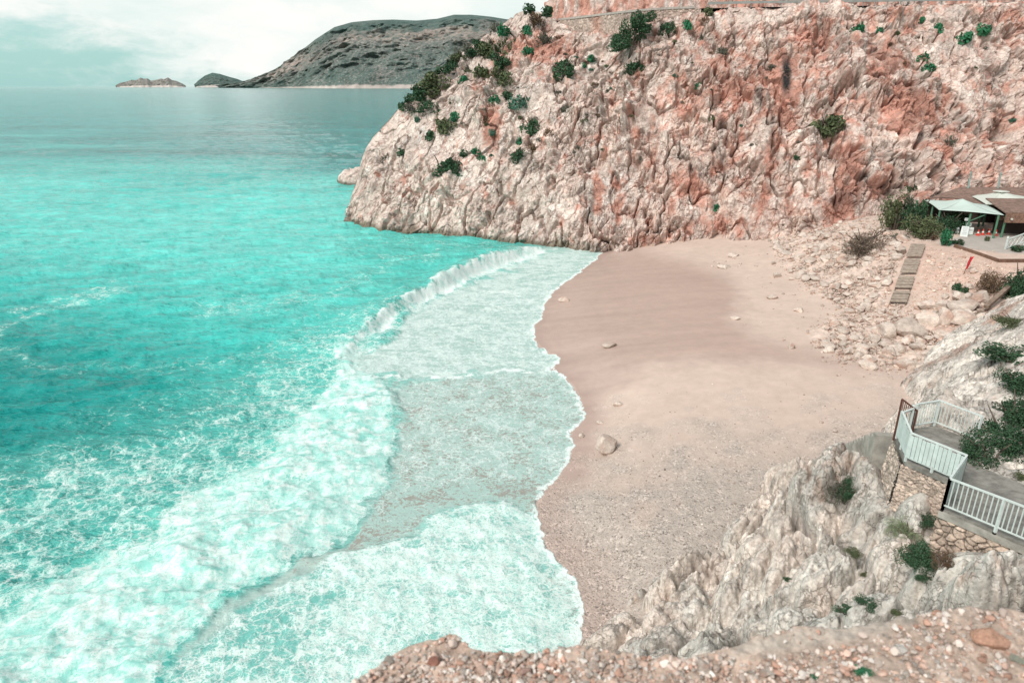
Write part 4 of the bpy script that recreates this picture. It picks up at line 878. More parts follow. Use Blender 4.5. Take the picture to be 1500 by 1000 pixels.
def build_verge():
    th = np.linspace(-55, 70, 620) * math.pi / 180; te = np.arctan2(EV[:, 0], EV[:, 1]); re = np.hypot(EV[:, 0], EV[:, 1]); k = np.concatenate([np.linspace(.12, .95, 220), np.linspace(.953, 1.03, 40), np.linspace(1.04, 1.9, 80)])
    T, K = np.meshgrid(th, k); RR = np.interp(T, te, re) * K; X, Y = (RR * np.sin(T)).ravel(), (RR * np.cos(T)).ravel(); z, d = verge_z(X, Y); P = np.stack([X, Y, z], 1)
    P[:, 2] += .016 * fbm(P / .12, 3, 803) + facets(P, .11, 804, .5, .35)[0] * .30; P[:, :2] += np.stack([perlin(P / .25, 805), perlin(P / .25, 806)], 1) * .05
    n1 = fbm(P / .4, 4, 808); n2 = fbm(P / .08, 4, 809); U, V, _ = proj(P)
    c = np.array([.56, .42, .34]) * (1 + .3 * n1 + .3 * n2)[:, None]
    g_ = polymask(U, V, [(1070, 960), (1080, 938), (1200, 915), (1360, 885), (1340, 915), (1250, 940), (1150, 955)], 10); c = c + (np.array([.50, .43, .37]) * (1 + .2 * n2)[:, None] - c) * (g_ * .9)[:, None]
    gr = sstep(900, 1300, U); c = c + (np.array([.46, .36, .295]) * (1 + .35 * n2)[:, None] - c) * (gr * .6 * (1 - g_))[:, None]
    o = mesh_np('ground', P, grid_faces(*T.shape), attr_rock('verge_soil', 28, .4, .8, .012), colors=c); tag(o, 'gravelly earth verge in the foreground', None, None, 'structure')
build_verge()
# ================================================================== stones
def stone_arrays(seed, sub=3, cuts=11, lo=.55, hi=.86, rough=.05):
    bm = bmesh.new(); bmesh.ops.create_icosphere(bm, subdivisions=sub, radius=1); V = np.array([v.co[:] for v in bm.verts]); F = np.array([[v.index for v in f.verts] for f in bm.faces]); bm.free()
    rs = np.random.RandomState(seed)
    for _ in range(cuts):
        n = rs.normal(size=3); n /= np.linalg.norm(n); d = rs.uniform(lo, hi); s = V @ n; m = s > d; V[m] -= np.outer((s[m] - d) * .93, n)
    V = V + (V / np.linalg.norm(V, axis=1)[:, None]) * (rough * 1.3 * fbm(V * 2.2 + seed, 4, seed))[:, None]
    return V, F
STONEM = attr_rock('loose_limestone', fine=5, amp=.28, bump=.7, bd=.05, pits=.3, rand=.16, world=False)
PROTO = []
for s in range(14):
    V, F = stone_arrays(900 + s, 3, 15 if s % 2 else 11, .46 if s % 2 else .56, .86)
    n = fbm(V * 1.3 + s * 5, 4, 40 + s); c = np.array([.63, .53, .46])[None] * (1 + .3 * n)[:, None]; red = sstep(.1, .5, fbm(V * .9 + s * 9, 3, 70 + s) + (.25 if s % 5 == 0 else -.02)); c = c + (np.array([.50, .31, .24]) - c) * (red * .7)[:, None]
    PROTO.append((V, F, c))
PM = {}
def proto_mesh(i):
    i %= 14
    if i not in PM:
        V, F, c = PROTO[i]; o = mesh_np('stone', V, F, STONEM, colors=c, smooth=False); PM[i] = o.data; bpy.data.objects.remove(o)
    return PM[i]
def stone(name, P, size, i, label, cat, group=None, rot=None, sink=.25):
    o = bpy.data.objects.new(name, proto_mesh(i)); COL.objects.link(o); o.scale = size if isinstance(size, tuple) else (size * random.uniform(.85, 1.25), size * random.uniform(.8, 1.1), size * random.uniform(.55, .85))
    o.location = (float(P[0]), float(P[1]), float(P[2]) + o.scale[2] * (1 - 2 * sink) * .72); o.rotation_euler = rot or (random.uniform(-.35, .35), random.uniform(-.35, .35), random.uniform(0, 6.28))
    return tag(o, label, cat, group)
def on_ground(u, v):
    z = 1.5
    for _ in range(14): p = atz(u, v, z); z = .5 * z + .5 * gz(p[0], p[1])
    p = atz(u, v, z); return np.array([p[0], p[1], gz(p[0], p[1])])
def px2m(px, P):                 # size in metres of a length seen in the photograph
    return px * proj(np.array(P)[None])[2][0] / FPX
# the big boulders (base centre, width, height in photo pixels)
for u, v, w_, h_, i, lb in (
    (1300, 494, 33, 23, 2, 'squat round boulder leftmost in the row of big boulders'), (1332, 494, 40, 32, 4, 'largest round pale boulder at the left of the boulder row'),
    (1358, 480, 32, 26, 1, 'angular pale boulder with a pointed top beside the largest round one'), (1381, 477, 27, 30, 3, 'upright split boulder in the middle of the boulder row'),
    (1405, 473, 38, 20, 6, 'long cream boulder under the white slab boulder'), (1410, 456, 46, 19, 8, 'broad white slab boulder lying in the boulder heap'),
    (1435, 446, 28, 26, 5, 'tall blocky white boulder in front of the dark shrub'), (1392, 492, 42, 14, 10, 'flat reddish brown boulder lying below the boulder row'),
    (1357, 453, 26, 16, 12, 'smooth pink boulder at the upper left of the heap'), (1380, 453, 22, 14, 7, 'small rounded boulder between the pink boulder and the white slab'),
    (1404, 440, 28, 15, 9, 'grey boulder behind the white slab beside the small green shrub'), (1446, 484, 20, 11, 0, 'reddish block by the end of the fallen timber beams'),
    (1458, 470, 20, 16, 11, 'pale cracked rock lying between the timber beams'), (1364, 466, 24, 13, 13, 'low pink boulder wedged behind the pointed boulder'),
    (1418, 466, 22, 14, 2, 'blunt boulder at the right end of the white slab'), (1298, 508, 22, 12, 6, 'flat pale rock just below the squat boulder'),
    (1347, 505, 16, 11, 3, 'small cube like rock under the boulder row'), (1271, 540, 26, 13, 1, 'white block half sunk in sand at the lower edge of the rubble'),
    (888, 666, 38, 34, 9, 'lone pale rock on the sand near the waterline'), (1159, 511, 12, 12, 3, 'white rock standing alone on the damp sand'), (893, 508, 20, 8, 8, 'flat white rock in the middle of the wet sand'),
    (826, 442, 15, 9, 10, 'small rock washed by the edge of the surf'), (905, 594, 14, 7, 12, 'little flat stone on the sand above the lone pale rock'), (879, 620, 9, 5, 4, 'tiny stone just above the foam edge'),
    (852, 640, 9, 6, 2, 'tiny rock beside the foam edge left of the lone rock'), (1137, 407, 13, 9, 7, 'pinkish block alone on the sand left of the rubble'), (1074, 376, 18, 6, 9, 'flat stone lying near the foot of the cliff on dry sand'),
    (1060, 393, 17, 7, 11, 'low stone on dry sand at the edge of the wet patch'), (1077, 468, 14, 6, 1, 'stone half buried where the dark wet sand ends'), (1171, 457, 15, 9, 13, 'pale angular stone on the sand below the rubble fan'),
    (1203, 619, 7, 4, 3, 'tiny pale stone alone on the broad dry sand'), (1223, 632, 8, 4, 6, 'small stone on dry sand towards the staircase'), (1131, 438, 14, 6, 0, 'small stone lying on the sand at the foot of the rubble'),
    (1425, 400, 14, 8, 5, 'cream stone on the red slope right of the red flag')):
    P = on_ground(u, v - h_ * .12); a = px2m(w_, P) / 2; c = px2m(h_, P) / 2
    stone('boulder' if w_ > 14 else 'stone', P, (a * 1.18, a * .95, c * 1.25), i, lb, 'boulder' if w_ > 14 else 'stone', None, (random.uniform(-.15, .15), random.uniform(-.15, .15), random.uniform(-.4, .4)), .2)
# rubble fan: the biggest stones one by one, the small ones as one mass
rs = np.random.RandomState(5); rub = np.array(RUB, float); pts = []
while len(pts) < 6500:
    u = rs.uniform(1080, 1480); v = rs.uniform(316, 560); s = seg_sd(np.array([u]), np.array([v]), rub)[0]
    lim = rs.exponential(6)
    if s > -lim and not (1290 < u < 1365 and 352 < v < 446 and abs(u - (1345 - (v - 360) * .36)) < 19): pts.append((u, v, s))
sizes = np.sort(rs.pareto(2.3, len(pts)) * 2.2 + 2.1)[::-1]; sizes = np.minimum(sizes, 16)
order = rs.permutation(len(pts)); big = 0; mV, mF, mC, off = [], [], [], 0
for k, idx in enumerate(order):
    u, v, s = pts[idx]; px = sizes[k] * (.75 if s < 0 else 1) * np.interp(v, [320, 540], [.85, 1.15]); P = on_ground(u, v); r = px2m(px, P) / 2
    if k < 300:
        lb = ('broken limestone rock', 'angular pink limestone rock')[k % 2]
        stone('rubble_rock', P, r * 1.15, k, 'loose limestone rock among the pale rubble at the foot of the cliff', 'rock', 'loose rocks of the rubble fan', None, .15)
    else:
        V, F, c = PROTO[k % 14] if False else SMALL[k % 8] if 'SMALL' in globals() else PROTO[0]
        if 'SMALL' not in globals():
            SMALL = []
            for q in range(8):
                V, F = stone_arrays(950 + q, 1, 6, .5, .85, .03); SMALL.append((V, F, np.array([.60, .485, .41]) if q % 3 else np.array([.52, .36, .29])))
            V, F, c = SMALL[k % 8]
        M = np.array(Euler((rs.uniform(-.5, .5), rs.uniform(-.5, .5), rs.uniform(0, 6.3))).to_matrix()); W = (V * np.array([1.2, 1, .75]) * r * 1.1) @ M.T + P + np.array([0, 0, r * .25])
        mV.append(W); mF.append(F + off); off += len(V); mC.append(np.tile(c * rs.uniform(.72, 1.3), (len(V), 1)))
o = mesh_np('rubble', np.concatenate(mV), np.concatenate(mF), STONEM, colors=np.concatenate(mC), smooth=False); tag(o, 'small broken stones filling the rubble fan', None, None, 'stuff')
mV, mF, mC, off = [], [], [], 0
sl_ = [(1352, 372), (1400, 375), (1470, 392), (1440, 420), (1440, 445), (1350, 455), (1328, 440)]
for k in range(2600):
    u, v = rs.uniform(1300, 1480), rs.uniform(355, 460)
    if seg_sd(np.array([u]), np.array([v]), np.array(sl_, float))[0] < -rs.exponential(7) or abs(u - (1345 - (v - 360) * .36)) < 17: continue
    P = on_ground(u, v); r = px2m(min(7, rs.pareto(2.6) * 1.4 + 1.3), P) / 2; V, F, c = SMALL[k % 8]; M = np.array(Euler((rs.uniform(-.5, .5), rs.uniform(-.5, .5), rs.uniform(0, 6.3))).to_matrix())
    mV.append((V * np.array([1.2, 1, .75]) * r * 1.1) @ M.T + P + np.array([0, 0, r * .25])); mF.append(F + off); off += len(V); mC.append(np.tile(c * rs.uniform(.75, 1.3), (len(V), 1)))
tag(mesh_np('slope_gravel', np.concatenate(mV), np.concatenate(mF), STONEM, colors=np.concatenate(mC), smooth=False), 'small stones on the reddish slope below the terrace', None, None, 'stuff')
# loose gravel on the beach near the water: small pebbles one cannot count
def pebbles(name, label, n, region, smin, smax, surf, cols, seed, mat=STONEM, sub=1):
    rs = np.random.RandomState(seed); P = region(rs, n); z = surf(P[:, 0], P[:, 1]); mV, mF, mC, off = [], [], [], 0
    protos = [stone_arrays(seed + q, sub, 9, .42, .8, .03) for q in range(14)]
    for k in range(len(P)):
        V, F = protos[k % 14]; r = smin + (smax - smin) * rs.beta(1.1, 5); M = np.array(Euler((rs.uniform(-.6, .6), rs.uniform(-.6, .6), rs.uniform(0, 6.3))).to_matrix())
        mV.append((V * np.array([1.2, .95, .7]) * r) @ M.T + (P[k, 0], P[k, 1], z[k] + r * .3)); mF.append(F + off); off += len(V)
        c = cols[rs.randint(len(cols))]; mC.append(np.tile(np.array(c) * rs.uniform(.7, 1.25), (len(V), 1)))
    return tag(mesh_np(name, np.concatenate(mV), np.concatenate(mF), mat, colors=np.concatenate(mC), smooth=False), label, None, None, 'stuff')
def beach_region(rs, n):
    out = []
    while len(out) < n:
        u, v = rs.uniform(790, 1320), rs.uniform(560, 960)
        if rs.rand() < sstep(560, 800, v + rs.uniform(-60, 60)):
            p = atz(u, v, 1.2); 
            out.append(p[:2])
    P = np.array(out); sd = seg_sd(P[:, 0], P[:, 1], LAND); return P[sd > .35]
pebbles('beach_gravel', 'pale pebbles scattered over the near beach', 5200, beach_region, .018, .10, lambda x, y: ground_z(x, y), [(.50, .43, .37), (.36, .30, .26), (.62, .55, .49), (.42, .33, .27), (.25, .22, .20)], 31)
def verge_region(rs, n):
    th = rs.uniform(-.75, 1.15, n * 2); te = np.arctan2(EV[:, 0], EV[:, 1]); re = np.hypot(EV[:, 0], EV[:, 1]); k = 1 - .55 * rs.rand(n * 2) ** 1.3 * 1.0; r = np.interp(th, te, re) * np.minimum(k, .992)
    P = np.stack([r * np.sin(th), r * np.cos(th)], 1); z, _ = verge_z(P[:, 0], P[:, 1]); U, V, _ = proj(np.stack([P[:, 0], P[:, 1], z], 1))
    smooth = polymask(U, V, [(1070, 975), (1075, 930), (1200, 905), (1365, 875), (1345, 915), (1250, 945), (1150, 962)], 6); edge = polymask(U, V, [(500, 1030), (655, 915), (690, 935), (1100, 940), (1080, 968), (700, 965), (640, 960)], 6)
    keep = (rs.rand(n * 2) > smooth * .97) & (rs.rand(n * 2) > edge * .75) & (V < 1040) & (V > 880); return P[keep][:n]
pebbles('verge_gravel', 'mixed gravel lying on the foreground verge', 13000, verge_region, .004, .032, lambda x, y: verge_z(x, y)[0] + .004, [(.64, .51, .44), (.58, .41, .33), (.70, .60, .53), (.52, .43, .37), (.62, .43, .35), (.36, .31, .27), (.66, .53, .46), (.55, .33, .25), (.74, .66, .60)], 55, sub=2)
for u, v, w_, i, sc, lb in ((1450, 938, 62, 4, (1, .7, .55), 'large orange pink stone on the foreground gravel at right'), (1122, 985, 30, 5, (1, .8, .5), 'flat pinkish stone in the middle of the foreground gravel'), (636, 972, 26, 9, (1, .8, .7), 'red brown stone near the tip of the foreground mound'),
                            (1030, 975, 26, 3, (1, .8, .6), 'pale tan stone on the foreground gravel left of centre'), (1375, 905, 26, 2, (1, .8, .7), 'orange stone on the crest of the foreground verge'), (768, 985, 22, 7, (1, .8, .7), 'dusky pink stone on the left foreground gravel'), (1318, 952, 24, 8, (1, .8, .5), 'white flat chip on the foreground gravel'),
                            (1490, 968, 24, 1, (1, .8, .6), 'greenish grey stone at the right edge of the foreground gravel'), (870, 975, 20, 6, (1, .9, .6), 'rounded pale stone on the foreground gravel near centre')):
    p = atz(u, v, VZ0 - .06); z = verge_z(p[:1], p[1:2])[0][0]; p = atz(u, v, z); a = px2m(w_, p) / 2
    so_ = stone('stone', p, (a * sc[0], a * sc[1], a * sc[2]), i, lb, 'stone', None, (random.uniform(-.2, .2), random.uniform(-.2, .2), random.uniform(-.6, .6)), .3)
    tint = next((t for k_, t in (('orange', (.66, .38, .27)), ('red brown', (.42, .20, .15)), ('dusky', (.52, .34, .28)), ('white', (.74, .68, .62)), ('greenish', (.42, .42, .34))) if k_ in lb), None)
    if tint:
        so_.data = so_.data.copy(); n_ = len(so_.data.vertices); cc = np.ones((n_, 4), np.float32); V_ = np.array([v.co[:] for v in so_.data.vertices]); cc[:, :3] = np.array(tint) * (1 + .3 * fbm(V_ * 2, 3, 5))[:, None]; so_.data.color_attributes['col'].data.foreach_set('color', cc.ravel())
# small piles of stones scattered on the dry sand below the rubble
rs = np.random.RandomState(17)
for k in range(46):
    u, v = rs.uniform(1040, 1230), rs.uniform(368, 500)
    if u > 1120 + (v - 368) * .8: u -= 60
    if u < 1088 and v > 405: v = 372 + rs.rand() * 25
    P = on_ground(u, v); r = px2m(rs.uniform(2.0, 5.5), P) / 2
    stone('stone', P, r, k, 'little loose stone strewn over the dry sand below the rubble', 'stone', 'little stones strewn on the dry sand')

# ================================================================== plants
def leaf_mat(name, c1, c2, rough=.75):
    m, nt, b = newmat(name); g = N(nt); v = g.attr('col', 'Fac'); rnd = g.n('ObjectInfo').outputs['Random']
    t = g.math('ADD', g.math('MULTIPLY', v, .75), g.math('MULTIPLY', rnd, .25)); nt.links.new(g.mix(t, c1, c2), b.inputs['Base Color']); b.inputs['Roughness'].default_value = rough; b.inputs['Specular IOR Level'].default_value = .2
    return m
LEAF = {'dark': leaf_mat('dark_leaf', (.012, .036, .018), (.070, .140, .070)), 'bright': leaf_mat('bright_leaf', (.018, .105, .050), (.055, .215, .105)), 'olive': leaf_mat('olive_leaf', (.050, .070, .032), (.150, .170, .085)),
        'grey': leaf_mat('grey_leaf', (.070, .075, .055), (.190, .185, .145)), 'brown': leaf_mat('brown_leaf', (.090, .055, .032), (.220, .150, .100)), 'blue': leaf_mat('blue_green_leaf', (.030, .095, .062), (.120, .230, .165)), 'dry': leaf_mat('dry_twig', (.10, .075, .055), (.25, .195, .155)), 'lime': leaf_mat('lime_grass', (.16, .21, .11), (.34, .38, .24))}
BARK = simple('bark', (.13, .10, .08), .9, .3, 8)
def leaf_cloud(seed, n=520, leaf=.12, lumps=9, flat=.8, spiky=0., spread=.80):
    rs = np.random.RandomState(seed); C = rs.normal(size=(lumps, 3)); C /= np.linalg.norm(C, axis=1)[:, None]; C *= rs.uniform(.25, spread, (lumps, 1)); C[:, 2] = np.abs(C[:, 2]) * flat + .1; Rr = rs.uniform(.17, .43, lumps)
    k = rs.randint(0, lumps, n); d = rs.normal(size=(n, 3)); d /= np.linalg.norm(d, axis=1)[:, None]; rad = rs.uniform(.45, 1.06, n) ** .6; P = C[k] + d * (Rr[k] * rad)[:, None]; P[:, 2] = np.where(P[:, 2] < 0, P[:, 2] * .3, P[:, 2])
    ax = d + rs.normal(size=(n, 3)) * .7 + np.array([0, 0, .4]) * 0; ax /= np.linalg.norm(ax, axis=1)[:, None]; t1 = np.cross(ax, rs.normal(size=(n, 3))); t1 /= np.linalg.norm(t1, axis=1)[:, None]; t2 = np.cross(ax, t1)
    if spiky: t1 = t1 * (1 - spiky) + (d + np.array([0, 0, .5])) * spiky
    a = leaf * rs.uniform(.6, 1.3, n)[:, None]; bq = a * (.55 - .35 * spiky)
    V = np.stack([P - t1 * a, P - t2 * bq + ax * a * .2, P + t1 * a, P + t2 * bq + ax * a * .2], 1).reshape(-1, 3); F = np.arange(4 * n).reshape(n, 4)
    col = np.repeat(rs.rand(n) * .7 + .3 * rs.rand(lumps)[k], 4)
    return V, F, np.repeat(col[:, None], 3, 1)
LC = {}
def cloud_mesh(kind, var, fine):
    key = (kind, var, fine)
    if key not in LC:
        sp = .55 if kind in ('dry', 'grey', 'brown') else .8 if kind == 'lime' else .15
        n, lf = {0: (240, .17), 1: (700, .105), 2: (3200, .052), 3: (7000, .036)}[fine]
        V, F, c = leaf_cloud(1200 + var * 7 + fine, n, lf, 6 + 3 * fine + var % 3, .8, sp, .80 if fine else .48); o = mesh_np('foliage', V, F, LEAF[kind], colors=c, smooth=False); LC[key] = o.data; bpy.data.objects.remove(o)
    return LC[key]
NB = [0]
def shrub(P, size, kind, label, fine=0, name='shrub', cat='shrub', group=None, stem=None, rz=None):
    NB[0] += 1; var = NB[0] % 4; P = [float(a) for a in P]
    sc = size if isinstance(size, tuple) else (size * random.uniform(.95, 1.15), size * random.uniform(.95, 1.1), size * random.uniform(.8, 1.0))
    me = cloud_mesh(kind, var, fine); rz = random.uniform(0, 6.28) if rz is None else rz
    if fine == 0:
        o = bpy.data.objects.new(name, me); COL.objects.link(o); o.location = P; o.scale = sc; o.rotation_euler.z = rz; return tag(o, label, cat, group)
    r = empty(name, P, rz); o = bpy.data.objects.new('foliage', me); COL.objects.link(o); o.parent = r; o.scale = sc
    m = MB(); rs = random.Random(NB[0])
    for k in range(7 if fine > 1 else 5):
        a = rs.uniform(0, 6.28); e = Vector((math.cos(a) * sc[0] * .6, math.sin(a) * sc[1] * .6, sc[2] * rs.uniform(.5, .95))); mid = e * .5 + Vector((0, 0, sc[2] * .12)); w_ = max(sc) * .035
        m.tube((0, 0, -.25 * sc[2]), mid, w_, w_ * .7, 5); m.tube(mid, e, w_ * .7, w_ * .25, 5)
    m.build('branches', BARK, r, smooth=True); return tag(r, label, cat, group)
# on the cliff: (u, v, radius px, kind, label, wide)
SH = [(726, 38, 9, 'grey', 'grey brown bush on the skyline left of the road bend', 1), (738, 42, 9, 'bright', 'low flat green cushion beside the grey skyline bush', 1), (773, 42, 8, 'bright', 'green bush under the brown bush at the road bend', 1), (784, 31, 13, 'brown', 'brown bush just left of the red upper cliff', 1), (798, 57, 12, 'grey', 'grey green bush below the left end of the retaining wall', 1),
      (773, 72, 7, 'bright', 'round bright green bush on the red soil under the road bend', 1), (730, 68, 21, 'olive', 'large green bush near the ridge below the skyline', 1), (712, 74, 14, 'olive', 'olive bush joined to the left of the large ridge bush', 1), (725, 81, 8, 'dark', 'small dark bush at the foot of the large ridge bush', 1), (683, 72, 13, 'grey', 'olive grey bush standing on the ridge line', 1), (664, 90, 10, 'dark', 'dark bush on the ridge line lower than the olive grey one', 1),
      (641, 114, 17, 'olive', 'wide olive scrub along the middle of the ridge', 1.3), (617, 132, 14, 'dark', 'long dark scrub on the falling ridge line', 1.5), (592, 152, 9, 'dark', 'lowest dark bush on the skyline of the point', 1), (621, 150, 14, 'dark', 'dark spreading bush just below the ridge scrub', 1.3), (738, 91, 14, 'dark', 'flat dark bush under the red soil gully', 1.4), (733, 111, 14, 'olive', 'grey green bush in the gully above the bright one', 1),
      (705, 102, 11, 'olive', 'olive bush on pale rock left of the gully', 1.2), (688, 99, 7, 'grey', 'small grey bush on the pale rock below the ridge', 1), (677, 115, 7, 'bright', 'small green bush below the grey one on pale rock', 1), (725, 144, 7, 'bright', 'vivid green tuft in the gully', 1), (742, 136, 9, 'dark', 'dark bush right beside the vivid green tuft', 1), (763, 146, 13, 'blue', 'blue green bush on the grey buttress', 1),
      (825, 101, 16, 'dark', 'big round dark green bush on the upper cliff left of centre', 1), (830, 159, 8, 'grey', 'small grey green bush below the big round dark one', 1), (780, 184, 16, 'dark', 'dark green bush at the right of the red gully', 1), (800, 190, 9, 'brown', 'brown scrub trailing right of the dark gully bush', 1.5), (760, 204, 7, 'bright', 'bright leafy cushion below the dark gully bush', 1), (760, 227, 12, 'dark', 'dark bush lowest at the foot of the red gully', 1),
      (652, 181, 14, 'olive', 'olive green bush on the pale face of the point', 1), (664, 168, 8, 'bright', 'green top bush above the olive one on the pale face', 1), (628, 196, 10, 'dark', 'dark bush left of the olive one on the pale face', 1.2), (588, 221, 7, 'dark', 'narrow dark bush in a cleft near the tip of the point', 1), (565, 230, 8, 'grey', 'dull grey bush closest to the tip of the point', 1), (646, 236, 19, 'dark', 'largest dark bush on the lower face of the point', 1.25),
      (664, 242, 12, 'dark', 'dark bush hanging from the right of the largest one', 1), (680, 223, 8, 'dark', 'small dark bush right of and above the largest one', 1), (700, 219, 6, 'bright', 'small green tuft between the two dark bushes of the lower face', 1), (707, 230, 5, 'bright', 'tiny vivid tuft under the small green tuft', 1), (709, 173, 8, 'brown', 'rusty brown bush left of the red gully', 1), (721, 193, 6, 'blue', 'dusty green tuft beside the red gully', 1), (613, 173, 6, 'blue', 'pale green tuft under the ridge scrub', 1),
      (780, 215, 9, 'brown', 'brown dry bush below the bright leafy cushion', 1), (842, 222, 7, 'grey', 'dry grey tuft on the bare middle of the cliff', 1.3), (932, 98, 12, 'dark', 'dark bush hanging below the tall tree', 1), (980, 40, 12, 'dark', 'green bush on the wall top right of the tall tree', 1), (1007, 34, 8, 'bright', 'round vivid bush right of the wall top bush', 1), (1026, 54, 7, 'grey', 'grey bush under the vivid wall top bush', 1), (1033, 28, 6, 'brown', 'brown tuft just below the road beside the vivid bush', 1.2), (1059, 72, 8, 'grey', 'grey green bush on the cliff under the road centre', 1),
      (1034, 7, 9, 'olive', 'olive bush standing on the road edge at the top', 1), (863, 84, 6, 'bright', 'small vivid bush between the round dark bush and the tall tree', 1), (855, 95, 4, 'bright', 'tiny vivid tuft near the round dark bush', 1), (1257, 38, 8, 'bright', 'leftmost vivid cushion bush under the guard rail', 1), (1377, 39, 9, 'bright', 'vivid round bush high above the restaurant', 1), (1415, 54, 10, 'bright', 'vivid bush beside the dark overhang high above the restaurant', 1), (1440, 42, 9, 'bright', 'rightmost vivid bush near the top right corner', 1),
      (1352, 82, 7, 'bright', 'green tuft below the high vivid bushes', 1.2), (1362, 97, 7, 'bright', 'lower green tuft on the red patch below the high vivid bushes', 1.2), (1213, 185, 20, 'olive', 'broad twiggy olive bush in the middle of the right cliff', 1.2), (1043, 171, 6, 'olive', 'small olive bush alone on the red streaked face', 1), (1167, 229, 5, 'dark', 'little dark tuft under the twiggy olive bush', 1), (1052, 302, 6, 'bright', 'vivid tuft low on the cliff above the dry sand', 1), (1022, 125, 5, 'bright', 'tiny green tuft on the upper middle face', 1),
      (1393, 204, 9, 'grey', 'grey bush on the cliff above the canopies', 1), (1337, 273, 6, 'dark', 'dark tuft at the cliff foot behind the restaurant roof', 1), (1130, 97, 6, 'grey', 'grey tuft left of the tall black stain', 1), (1353, 28, 5, 'bright', 'small green tuft left of the vivid round bush', 1), (1288, 43, 5, 'bright', 'small green tuft right of the leftmost vivid cushion', 1), (1310, 46, 6, 'olive', 'olive tuft between the two groups of vivid bushes', 1.3), (938, 230, 5, 'grey', 'grey tuft low in the middle of the cliff', 1),
      (800, 12, 10, 'dark', 'dark scrub capping the hill at the end of the upper cliff', 1.2), (778, 8, 9, 'dark', 'dark scrub on the skyline at the very top', 1.2)]
for u, v, r, kind, lb, wd in SH:
    P = on_cliff(u, v + r * .55); s = px2m(r, P) * (1.85 if kind == 'bright' else 1.6)
    shrub(P + np.array([0, .05 * s, -.22 * s]), (s * wd, s, s * (1.0 if wd <= 1.2 else .8) * 1.25), kind, lb, 1 if r > 11 else 0)
rt_ = np.random.RandomState(77)
for k in range(64):
    while True:
        u, v = (rt_.uniform(590, 900), rt_.uniform(40, 240)) if k < 44 else (rt_.uniform(900, 1490), rt_.uniform(20, 260))
        if seg_sd(np.array([u]), np.array([v]), np.array([(600, 165), (700, 75), (770, 25), (870, 60), (1490, 20), (1490, 180), (900, 250), (640, 225)], float))[0] > 0: break
    P = on_cliff(u, v); s = px2m(rt_.uniform(3, 6.5), P) * 1.3; kd = ('brown', 'grey', 'olive', 'grey', 'blue')[k % 5]
    shrub(P - np.array([0, 0, .15 * s]), (s * rt_.uniform(1, 1.8), s, s * rt_.uniform(.6, 1.1)), kd, 'small dry scrub tuft rooted in the cliff face', 0, 'scrub_tuft', 'scrub', 'dry scrub tufts on the cliff')
for u, v, r in ((604, 143, 10), (630, 124, 12), (652, 104, 11), (672, 84, 9), (694, 76, 10), (608, 158, 11), (700, 64, 9), (636, 136, 10)):
    P = on_cliff(u, v + 3); s = px2m(r, P) * 1.6; shrub(P - np.array([0, 0, .2 * s]), (s * 1.3, s, s), ('olive', 'dark', 'grey')[int(u) % 3], 'low scrub bush growing along the falling ridge line', 1, 'ridge_scrub', 'scrub', 'scrub bushes lining the ridge')
# the leaning tree under the wall
P = on_cliff(922, 82); s = px2m(33, P); tr = empty('tree', P)
m = MB(); m.tube((0, 0, -.5), (.25, -.2, 1.4), .26, .17, 8); m.tube((.25, -.2, 1.4), (.9, -.2, s * 1.5), .17, .06, 7); m.tube((.25, -.2, 1.4), (-.9, -.5, s * .9), .12, .04, 6); m.tube((.25, -.2, 1.3), (1.6, .1, s), .11, .04, 6); m.build('trunk', BARK, tr, smooth=True)
parts = []
for k, (x, y, z, q) in enumerate(((-.5, -.2, .35, .62), (-.25, 0, .75, .66), (.15, -.1, 1.15, .66), (.45, 0, 1.55, .58), (.1, .15, .55, .6), (.55, .1, 1.1, .5))):
    V, F, c = leaf_cloud(1500 + k, 900, .085, 9, .9, .15); parts.append((V * s * q * 1.05 + np.array([x, y, z - .15]) * s, F + 3600 * k, c))
mesh_np('crown', np.concatenate([p[0] for p in parts]), np.concatenate([p[1] for p in parts]), LEAF['dark'], tr, False, None, np.concatenate([p[2] for p in parts]))
tag(tr, 'tall dense evergreen tree leaning under the stone retaining wall', 'tree')
# around the restaurant and the rubble
def gshrub(u, v, rx, rz, kind, lb, fine=1, name='shrub', cat='shrub'):
    P = on_ground(u, v); return shrub(P, (px2m(rx, P) * 1.5, px2m(rx, P) * 1.25, px2m(rz, P) * 1.4), kind, lb, fine, name, cat)
gshrub(1262, 372, 29, 30, 'dry', 'dry leafless grey bush growing in the rubble fan', 2)
gshrub(1310, 336, 22, 44, 'olive', 'tall reedy olive bush at the left of the beach restaurant', 2); gshrub(1337, 338, 20, 40, 'dark', 'dark green bush between the reedy bush and the canopy', 2); gshrub(1352, 346, 24, 26, 'olive', 'low olive hedge in front of the dark bush', 2)
gshrub(1385, 340, 20, 26, 'dark', 'dark leafy bush filling the shade under the front canopy', 2); gshrub(1401, 334, 14, 24, 'dark', 'dark bush by the white sign boards', 2); gshrub(1384, 360, 10, 22, 'bright', 'spiky green plant at the top of the boardwalk', 1, 'plant', 'plant'); gshrub(1404, 358, 9, 6, 'dark', 'low dark ground plant right of the spiky green plant', 1, 'plant', 'plant')
gshrub(1445, 353, 4, 7, 'olive', 'small yellow green sapling standing on the terrace', 1, 'plant', 'plant'); gshrub(1494, 368, 12, 8, 'dark', 'dark green ground cover bush under the white lattice', 1)
gshrub(1404, 432, 12, 14, 'dark', 'small dark green bush above the boulder row', 1); gshrub(1452, 428, 22, 26, 'brown', 'brown leaved bush left of the big dark one above the boulders', 2); gshrub(1488, 434, 26, 36, 'dark', 'big dark bush at the right edge above the timber beams', 2)
gshrub(1320, 350, 12, 8, 'grey', 'grey ground scrub along the white stone edging', 1); gshrub(1360, 350, 14, 9, 'brown', 'reddish scrub in the planting bed behind the white edging', 1)
